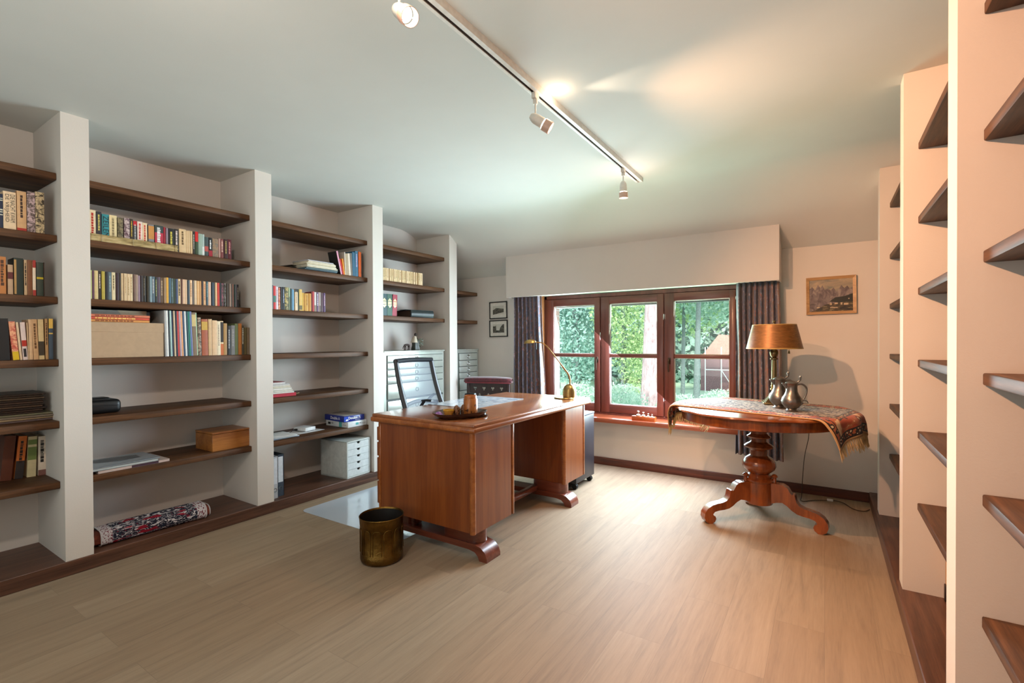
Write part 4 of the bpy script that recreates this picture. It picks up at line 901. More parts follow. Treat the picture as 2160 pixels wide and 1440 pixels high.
m = M(); m.box(-0.126, 0.0955, -0.136, 0.136, 0.004, 0.029); m.build('page_block', plain('d8ccb4', 0.8), t)
m = M(); m.face([(0.1003, 0.01, 0.003), (0.1003, 0.135, 0.003), (0.1003, 0.135, 0.03), (0.1003, -0.01, 0.03)]); m.build('spine_panel', plain('b0a890', 0.5), t)
# reed mat
t = thing('reed_mat', 'straw-coloured reed mat rolled flat in front of the top books', 'reed mat', (-3.494, 1.212, 1.8393)); m_reed = NT('reed'); _f = m_reed.noise(m_reed.coord('Object', (1, 0.2, 1)), 70, 4, 0.6); m_reed.col(m_reed.ramp(_f, [(0.3, '6e5c38'), (0.5, 'b8a270'), (0.7, 'd8c498')])); m_reed.set(Roughness=0.7); m_reed = m_reed.m
m = M(); rnd = random.Random(9)
for k in range(11):
    for h in range(3):
        z = 0.002 + 0.0036*k; y0 = -0.222+rnd.uniform(0, .01); m.tube([(-0.003+0.0028*h, y0, z), (-0.003+0.0028*h+rnd.uniform(-.001, .001), 0, z+rnd.uniform(-.001, .001)), (-0.003+0.0028*h, 0.222-rnd.uniform(0, .01), z)], 0.0019, 5)
m.build('reeds', m_reed, t)
m = M()
for y in (-0.17, -0.02, 0.10, 0.205):
    m.tube([(0.0065, y, -0.0), (0.0065, y, 0.040), (-0.006, y+0.002, 0.041), (-0.006, y, 0.0)], 0.0014, 5, closed=True)
m.build('binding_cord', plain('a89878', 0.8), t)
# black case
t = thing('black_case', 'black padded case on the fifth shelf beside the pier', 'case', (-3.70, 1.075, 0.8323))
m = M(); m.box(-0.085, 0.085, -0.095, 0.095, 0, 0.082, 0.026, 5); m.box(-0.05, 0.055, -0.07, 0.05, 0.07, 0.094, 0.014, 4); m.build('case_body', plain('131416', 0.42, name='black_nylon'), t)
m = M(); m.tube(smooth([(0.0865, -0.09, 0.045), (0.0865, 0.0, 0.05), (0.084, 0.075, 0.045), (0.04, 0.0965, 0.045), (-0.06, 0.0965, 0.045)]), 0.0018, 5); m.build('zip', plain('303236', 0.3), t)
# wooden box
m_pine = wood('old_pine', '7a4218', 'b87838', 'y', 12, 0.4, 0.3, 0.08, 0.05)
t = thing('wooden_box', 'plain honey-brown wooden box with lid on the lowest shelf', 'box', (-3.64, 1.768, 0.5043))
m = M(); m.box(-0.12, 0.12, -0.127, 0.127, 0, 0.116, 0.002); m.build('box_body', m_pine, t)
m = M(); m.box(-0.1215, 0.1215, -0.1285, 0.1285, 0.118, 0.131, 0.002); m.build('lid', m_pine, t)
# art books
for i, (x, y, z, w_, d_, th, c, lab, rz) in enumerate([(-3.625, 1.19, 0.5043, 0.36, 0.27, 0.016, 'c8b4ac', 'lowest large art book on the lowest shelf, pinkish cover', 0.02), (-3.62, 1.13, 0.5205, 0.36, 0.26, 0.014, 'b4bcbc', 'middle large art book on the lowest shelf, pale grey', -0.02), (-3.62, 1.14, 0.5347, 0.36, 0.255, 0.008, '8c949a', 'top large art book on the lowest shelf, dark picture cover', 0.01)]):
    t = thing('art_book', lab, 'book', (x, y, z), rz, 'large art books lying flat')
    m = M(); m.box(-d_/2, d_/2, -w_/2, w_/2, 0, 0.002); m.box(-d_/2, d_/2, -w_/2, w_/2, th-0.002, th); m.box(d_/2-0.003, d_/2, -w_/2, w_/2, 0, th); m.build('cover', plain(c, 0.3), t)
    m = M(); m.box(-d_/2+0.004, d_/2-0.003, -w_/2+0.004, w_/2-0.004, 0.002, th-0.002); m.build('page_block', plain('d8d0c4', 0.8), t)
    if i == 0: m = M(); m.box(d_/2-0.0004, d_/2+0.0004, -0.02, w_/2-0.06, 0.001, th-0.001); m.build('spine_label', plain('4a3440', 0.4), t)
    if i == 2:
        m = M(); m.prism([(-0.09, -0.13), (0.0, -0.10), (0.05, 0.0), (0.04, 0.11), (-0.06, 0.12), (-0.1, 0.0)], (1, 0, 0), (0, 1, 0), (0, 0, 1), (0, 0, th-0.0003), 0.0006); m.build('cover_picture', plain('3c4448', 0.3, name='cover_print', var=0.4), t)
# rolled rug
def roll_mat():
    n = NT('rolled_rug_pile'); v = n.coord('UV', (1, 1, 1)); s = n.n('SeparateXYZ'); n.l(v, s.inputs[0])
    vo = n.n('TexVoronoi'); vo.inputs['Scale'].default_value = 1.0; n.l(n.coord('UV', (14, 26, 1)), vo.inputs[0])
    c = n.ramp(vo.outputs['Distance'], [(0.0, '8c2030'), (0.14, '1c2230'), (0.36, 'b8b0b0'), (0.46, '262c3c'), (0.66, 'd0c8c8')], 'CONSTANT')
    f = n.noise(n.coord('UV', (30, 55, 1)), 1.0, 3); c = n.mix(n.ramp(f, [(0.5, (0, 0, 0)), (0.56, (1, 1, 1))]), c, '2a2430')
    md = n.noise(n.coord('UV', (4.5, 9, 1)), 1.0, 1); c = n.mix(n.ramp(md, [(0.57, (0, 0, 0)), (0.60, (1, 1, 1))]), c, '8a1c2c')
    ed = n.math('ABSOLUTE', n.math('SUBTRACT', s.outputs[0], 0.5)); c = n.mix(n.ramp(ed, [(0.40, (0, 0, 0)), (0.41, (1, 1, 1))]), c, n.ramp(n.noise(n.coord('UV', (60, 40, 1)), 1.0, 2), [(0.45, 'c8c0c0'), (0.55, '6a2030')], 'CONSTANT'))
    n.col(c); n.bump(n.noise(n.coord('UV', (400, 400, 1)), 1.0, 2), 0.5, 0.003); n.set(Roughness=0.95, Specular_IOR_Level=0.15); return n.m
m_roll = roll_mat()
t = thing('rolled_rug', 'folded oriental rug in navy, white and red on the plinth', 'rug', (-3.555, 1.30, 0.0802), R(-1.5))
m = M()
def rollf(u, v, L=0.275, w_=0.082, h_=0.046, zc=0.046, k=1.0):
    a = 2*PI*v; e = 0.62
    cx = math.copysign(abs(math.cos(a))**e, math.cos(a))*w_; cz = math.copysign(abs(math.sin(a))**e, math.sin(a))*h_
    y = -L + 2*L*u
    return (cx*k + 0.004*math.sin(9*y+3*a), y, max(0.0006, zc + cz*(1+0.12*math.sin(4*y+1))*(1 if cz > 0 else 1)))
m.grid(lambda u, v: rollf(u, v), 60, 40, uv=True); m.grid(lambda u, v: rollf(u, v, 0.272, 0.07, 0.036, 0.044), 30, 30, uv=True); m.build('rug_body', m_roll, t, fix=False, sharp=180)
m = M(); m.grid(lambda u, v: rollf(u, v, 0.305, 0.062, 0.034, 0.040), 60, 30, uv=True); m.lathe([(0, -0.305), (0.03, -0.305)], n=12, T=Matrix.Rotation(R(90), 3, 'X'), c=(0, 0, 0.04)); m.build('inner_fold', plain('7a3a2a', 0.9, name='rug_inner', var=0.5), t, sharp=180)
m = M()
for L in (0.276, 0.306): 
    q = (0.083, 0.046, 0.046) if L < 0.3 else (0.063, 0.034, 0.040)
    for s in (-1, 1): m.tube([Vector(rollf(0 if s < 0 else 1, k/40, L, *q)) for k in range(40)], 0.0035, 6, closed=True)
m.build('white_selvedge', plain('c0b8b8', 0.9), t)

# ================================================================== third bay
# stack of flat papers and books, second shelf
rnd = random.Random(31); zz = 1.8393; cols = ['c8a878', '3c5460', '586c70', 'd8ccb4', 'dcd4c0', 'd0c4a8', 'dcd2bc', 'd4c8b0', 'b8b8c0']; labs = ['lowest, buff', 'second from below, dark teal', 'third from below, slate green', 'fourth from below, cream', 'fifth from below, pale cream', 'sixth from below, buff-white', 'seventh from below, off-white', 'eighth from below, cream-white', 'topmost, pale lilac-grey']
for i in range(9):
    th = [0.006, 0.010, 0.014, 0.010, 0.012, 0.011, 0.010, 0.009, 0.008][i]; L_ = 0.31 - 0.008*i
    m = M(); m.box(-0.105, 0.105, -L_/2, L_/2, 0, th-0.0008, 0.0015)
    o = m.build('flat_magazine', plain(cols[i], 0.55), loc=(-3.615+rnd.uniform(-.01, .008), 2.505+0.003*i+rnd.uniform(-.01, .01) - (0.004*max(0, i-2)), zz)); o.rotation_euler = (0, 0, rnd.uniform(-.04, .04)); zz += th
    prop(o, 'flat magazine in the third bay stack, %s' % labs[i], 'magazine', 'flat stack on the second shelf, third bay')
for i in range(3):
    m = M(); m.box(-0.10, 0.10, -0.14, 0.14, 0, 0.006, 0.001); o = m.build('flat_magazine', plain(['3a3430', '4a443c', '5c564c'][i], 0.5), loc=(-3.77, 2.44+0.01*i, [1.8393, 1.8553, 1.8713][i])); o.rotation_euler = (0, 0, 0.25)
    o.rotation_euler = (R(-3), 0, 0.1); o.location.z += 0.009; prop(o, 'dark loose magazine behind the flat stack, %s' % ['lowest', 'middle', 'top'][i], 'magazine', 'dark magazines behind the flat stack')
# papers, fifth shelf
zz = 0.8323; cols = ['c02038', 'e0dcd4', 'd8d4c8', 'e4e0d8', 'd8d0bc', 'dedad0', 'c8c8c8', 'e0dedc', '9a4a4c']; names = ['red folder at the bottom of the paper pile', 'second white sheaf of the paper pile, above the red folder', 'third sheaf of the paper pile, ivory', 'fourth sheaf of the paper pile, white', 'fifth sheaf of the paper pile, cream', 'sixth sheaf of the paper pile, off-white', 'seventh sheaf of the paper pile, grey', 'eighth sheaf of the paper pile, white', 'dull red sheet on top of the paper pile']
rnd = random.Random(7)
for i in range(9):
    th = [0.026, 0.012, 0.014, 0.016, 0.013, 0.012, 0.008, 0.014, 0.004][i]; L_ = [0.25, 0.23, 0.22, 0.215, 0.205, 0.20, 0.19, 0.16, 0.15][i]
    m = M(); m.box(-0.12, 0.12, -L_/2, L_/2, 0, th-0.0006, 0.0015)
    o = m.build('paper_sheaf', plain(cols[i], 0.6), loc=(-3.655+rnd.uniform(-.008, .008), 2.03+L_/2-0.012*0, zz)); zz += th; o.rotation_euler = (0, 0, rnd.uniform(-.02, .02)); prop(o, names[i], 'papers', 'paper pile on the fifth shelf')
m = M(); m.tube(smooth([(0.05, 0.0, 0.01), (0.055, 0.02, 0.016), (0.03, 0.035, 0.012), (0.0, 0.03, 0.006), (-0.02, 0.01, 0.004)]), 0.0035, 6); prop(m.build('cord_coil', plain('a8946c', 0.8), loc=(-3.62, 2.30, 0.8323)), 'beige cord end beside the red folder', 'cord')
# lowest shelf: brochures, sheet, white box, paper packs
ZS = 0.5043; m_paper = plain('e2e4e6', 0.6, name='white_paper')
rnd = random.Random(3)
for i in range(5):
    m = M(); pts = [(-0.11, 0.11)]
    m.grid(lambda u, v, i=i: (-0.115+0.22*u, -0.14+0.28*v, 0.004*i + 0.0015 + 0.012*(1-v)**2*(i/5)), 6, 10); o = m.build('brochure', plain(['b8c8d8', 'a8bccc', 'e0e2e4', 'd8dce0', 'e6e6e4'][i], 0.35), loc=(-3.635+rnd.uniform(-.012, .012), 2.165-0.004*i, ZS), sharp=180)
    sd = o.modifiers.new('thickness', 'SOLIDIFY'); sd.thickness = 0.0012; o.rotation_euler = (0, 0, rnd.uniform(-.05, .05)); prop(o, ['lowest brochure in the loose fan, pale blue', 'second brochure in the loose fan, blue-grey', 'third brochure in the loose fan, white', 'fourth brochure in the loose fan, greyish white', 'top brochure in the loose fan, white'][i], 'brochure', 'loose brochures on the lowest shelf')
m = M(); m.box(-0.085, 0.085, -0.125, 0.125, 0, 0.0016); o = m.build('paper_sheet', m_paper, loc=(-3.69, 2.46, ZS)); o.rotation_euler = (0, 0, 0.05); prop(o, 'white sheet of paper lying under the white router', 'paper')
t = thing('router_box', 'small white plastic router with black lead on the lowest shelf', 'router', (-3.71, 2.465, ZS+0.0018), 0.15)
m = M(); m.box(-0.07, 0.07, -0.055, 0.055, 0.004, 0.034, 0.006, 3); m.build('housing', plain('e6e8ea', 0.3, name='white_plastic'), t)
m = M(); m.box(-0.06, 0.06, -0.045, 0.045, 0, 0.005); m.build('foot', m_black, t)
m = M(); m.tube(smooth([(-0.03, -0.054, 0.014), (-0.03, -0.08, 0.018), (-0.01, -0.12, 0.016), (0.0, -0.15, 0.008), (-0.03, -0.17, 0.004)]), 0.0024, 6); m.box(-0.04, -0.02, -0.075, -0.052, 0.008, 0.022, 0.002); m.build('lead', m_black, t)
m_blue = plain('1c2c8c', 0.28, name='blue_wrapper', var=0.12); m_wrap = plain('dfe2e4', 0.3, name='white_wrapper'); m_teal = plain('58b0b0', 0.3, name='teal_print'); m_wtxt = plain('f0f2f8', 0.4, name='white_print'); m_ktxt = plain('20242c', 0.4, name='dark_print')
def ream(z, dx, dy, rz, base, lab):
    t = thing('paper_ream', lab, 'paper pack', (-3.645+dx, 2.842+dy, z), rz, 'paper packs on the lowest shelf'); m = M(); m.box(-0.148, 0.148, -0.105, 0.105, 0, 0.050, 0.003, 2); m.build('wrapper', base, t); return t
t = ream(ZS, 0, 0, 0.02, m_wrap, 'white paper pack with teal band under the blue one')
m = M(); m.box(0.03, 0.068, -0.1056, -0.1046, 0.002, 0.048); m.box(0.1476, 0.1486, -0.02, 0.012, 0.016, 0.036); m.build('band', m_teal, t)
m = M(); letter(m, 'A4', 0.024, (-0.06, -0.1062, 0.028), (1, 0, 0), (0, 0, 1)); letter(m, 'A4', 0.02, (0.1492, 0.03, 0.028), (0, 1, 0), (0, 0, 1)); letter(m, 'office paper', 0.010, (0.1492, 0.07, 0.026), (0, 1, 0), (0, 0, 1)); letter(m, 'office paper', 0.010, (0.105, -0.1062, 0.024), (1, 0, 0), (0, 0, 1)); m.box(-0.12, -0.085, -0.1058, -0.1048, 0.016, 0.036); m.build('print', m_ktxt, t, fix=False)
t = ream(ZS+0.0504, -0.012, -0.012, -0.06, m_blue, 'blue paper pack lettered Double A on the white pack')
m = M(); letter(m, 'Double A', 0.036, (0.015, -0.1062, 0.026), (1, 0, 0), (0, 0, 1), 0.0008); letter(m, 'Double A', 0.032, (0.1492, 0.0, 0.030), (0, 1, 0), (0, 0, 1), 0.0008); letter(m, 'Everyday', 0.014, (0.1492, 0.035, 0.011), (0, 1, 0), (0, 0, 1)); m.prism([(-0.09, 0.008), (-0.06, 0.012), (-0.07, 0.024), (-0.085, 0.022)], (0, 1, 0), (0, 0, 1), (1, 0, 0), (0.1482, 0, 0), 0.0006); m.build('lettering', m_wtxt, t, fix=False)
m = M(); m.box(-0.13, 0.13, -0.088, 0.088, 0.0498, 0.0508); m.build('torn_top', plain('c8c4c0', 0.6), t)
m = M(); m.box(0.142, 0.1486, -0.1052, -0.06, 0.004, 0.046); m.build('folded_end', plain('3c58c0', 0.25), t)
# lever arch files
for i, (y, w_, c, lab) in enumerate([(2.057, 0.048, 'b8bcc4', 'grey-spined lever arch file next to the pier'), (2.113, 0.055, '3c4654', 'dark lever arch file with white label and finger ring')]):
    t = thing('lever_arch_file', lab, 'file', (-3.47-0.02*i, y, 0.0803), 0, 'lever arch files'); h = 0.318
    m = M(); m.box(-0.28, 0.0, -w_/2, -w_/2+0.003, 0, h); m.box(-0.28, 0.0, w_/2-0.003, w_/2, 0, h); m.box(-0.003, 0.0, -w_/2, w_/2, 0, h); m.build('cover', plain(c, 0.4), t)
    m = M(); m.box(-0.27, -0.012, -w_/2+0.004, w_/2-0.004, 0.006, h-0.02); m.build('page_block', m_paper, t)
    m = M(); m.box(0.0, 0.0007, -w_/2+0.008, w_/2-0.008, h*0.34, h*0.95); m.build('spine_label', plain('d8dee6', 0.4), t)
    m = M(); m.tube([(0.0008, 0.013*math.cos(2*PI*k/20), 0.062+0.013*math.sin(2*PI*k/20)) for k in range(20)], 0.0022, 6, closed=True); m.build('finger_ring', m_chrome, t)
    m = M(); m.tube([(0, -w_/2, h), (0, w_/2, h)], 0.002, 5); m.tube([(-0.28, -w_/2, h), (0, -w_/2, h)], 0.002, 5); m.tube([(-0.28, w_/2, h), (0, w_/2, h)], 0.002, 5); m.build('metal_edge', m_black, t)
# white drawer box
m_dbx = plain('c8ccc8', 0.4, name='grey_white_plastic'); m_dfr = plain('d4d8d8', 0.35, name='drawer_front_plastic')
t = thing('drawer_box', 'grey-white desktop drawer box with five drawers on the plinth', 'drawer box', (-3.60, 2.795, 0.0803), R(4))
m = M(); x1, hw, hh = 0.165, 0.132, 0.318
m.box(-0.165, x1-0.006, -hw, hw, 0, 0.010); m.box(-0.165, x1-0.006, -hw, hw, hh-0.008, hh, 0.002); m.box(-0.165, x1-0.006, -hw, -hw+0.006, 0, hh, 0.002); m.box(-0.165, x1-0.006, hw-0.006, hw, 0, hh, 0.002); m.box(-0.165, -0.158, -hw, hw, 0, hh)
m.box(x1-0.014, x1, -hw-0.001, -hw+0.011, 0, hh+0.001, 0.002); m.box(x1-0.014, x1, hw-0.011, hw+0.001, 0, hh+0.001, 0.002); m.box(x1-0.014, x1, -hw, hw, hh-0.012, hh+0.001, 0.002); m.box(x1-0.014, x1, -hw, hw, 0, 0.014, 0.002); m.box(-0.06, -0.035, -hw-0.0015, -hw, 0.004, hh-0.004)
m.build('housing', m_dbx, t)
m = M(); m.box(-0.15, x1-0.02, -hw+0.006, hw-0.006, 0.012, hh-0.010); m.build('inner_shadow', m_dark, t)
for k in range(5):
    z0 = 0.016 + 0.0578*k; z1 = z0 + 0.0558
    out_ = [(-hw+0.0125, z0), (hw-0.0125, z0), (hw-0.0125, z1), (0.02, z1)] + [(0.019*math.cos(R(180+180*i/12))*-1, z1 + 0.019*math.sin(R(180+180*i/12))) for i in range(1, 12)] + [(-0.02, z1), (-hw+0.0125, z1)]
    m = M(); m.prism(out_, (0, 1, 0), (0, 0, 1), (1, 0, 0), (x1-0.012, 0, 0), 0.009); m.build('drawer', m_dfr, t)

# ================================================================== fourth bay: big dark book
t = thing('dark_volume', 'thick blackish green book lying flat on the fourth bay shelf', 'book', (-3.66, 3.735, 1.5063), R(-12))
m_dv = plain('222c2c', 0.42, name='dark_leathercloth', var=0.15)
m = M(); m.box(-0.145, 0.135, -0.135, 0.14, 0, 0.006, 0.002); m.box(-0.145, 0.135, -0.14, 0.14, 0.074, 0.080, 0.002); m.prism([(0.122, 0.0), (0.138, 0.004), (0.147, 0.025), (0.149, 0.042), (0.146, 0.060), (0.137, 0.076), (0.122, 0.080)], (1, 0, 0), (0, 0, 1), (0, 1, 0), (0, -0.137, 0), 0.276, smooth=True); m.build('cover', m_dv, t)
m = M(); m.box(-0.14, 0.125, -0.128, 0.132, 0.006, 0.074); m.build('page_block', plain('4a3828', 0.8, name='dark_page_edge'), t)
m = M(); m.prism([(-0.14, 0.079), (-0.165, 0.083), (-0.145, 0.088), (-0.10, 0.086), (-0.06, 0.082)], (0, 1, 0), (0, 0, 1), (1, 0, 0), (-0.05, 0, 0), 0.10); m.build('curled_flap', m_dv, t)

# ================================================================== right side bits
m_yw = wood('yellow_pine', 'a87838', 'd0a460', 'z', 16, 0.5, 0.1, 0.06, 0.05)
t = thing('pine_board', 'narrow yellow pine board on the plinth behind the nearest pier', 'board', (0.475, 2.862, 0.0802))
m = M(); m.box(-0.018, 0.012, -0.012, 0.012, 0, 0.372, 0.002); m.build('board', m_yw, t)
m = M(); m.box(-0.024, -0.017, -0.016, 0.006, 0.0, 0.075, 0.002); m.box(0.006, 0.016, -0.022, -0.010, 0.0, 0.08, 0.002); m.build('bracket', plain('2a1c18', 0.5), t)
t = thing('pine_board', 'dark-edged board leaning beside the narrow pine one', 'board', (0.505, 2.842, 0.0802))
m = M(); m.box(-0.006, 0.006, -0.02, 0.016, 0, 0.36, 0.002); m.build('board', plain('5a2c20', 0.5), t)
t = thing('flower_sprig', 'tiny sprig with white blossom behind the nearest right pier', 'sprig', (0.395, 2.28, 1.1602))
m = M(); m.tube(smooth([(0.03, -0.03, 0), (0.02, -0.02, 0.06), (-0.012, 0.0, 0.125)]), 0.0015, 5); m.build('stem', plain('5c7030', 0.6), t)
m = M(); 
for k in range(5): a = 2*PI*k/5; c = Vector((-0.016, 0.0, 0.112)); d = Vector((0.3, math.cos(a), math.sin(a)))*0.011; s_ = Vector((0, -math.sin(a), math.cos(a)))*0.005; m.face([c, c+d*0.6+s_, c+d, c+d*0.6-s_])
m.build('blossom', plain('f0ece4', 0.6), t)
m = M(); m.face([(-0.012, 0, 0.125), (-0.018, 0.004, 0.138), (-0.010, 0.010, 0.150), (-0.004, 0.004, 0.138)]); m.build('leaf', plain('6a8038', 0.6), t)
m = M(); m.lathe([(0, 0), (0.02, 0), (0.024, 0.02), (0.016, 0.05), (0.018, 0.056), (0.014, 0.056), (0, 0.01)], (0.03, -0.03, 0), 20); m.build('vase', m_wh, t)

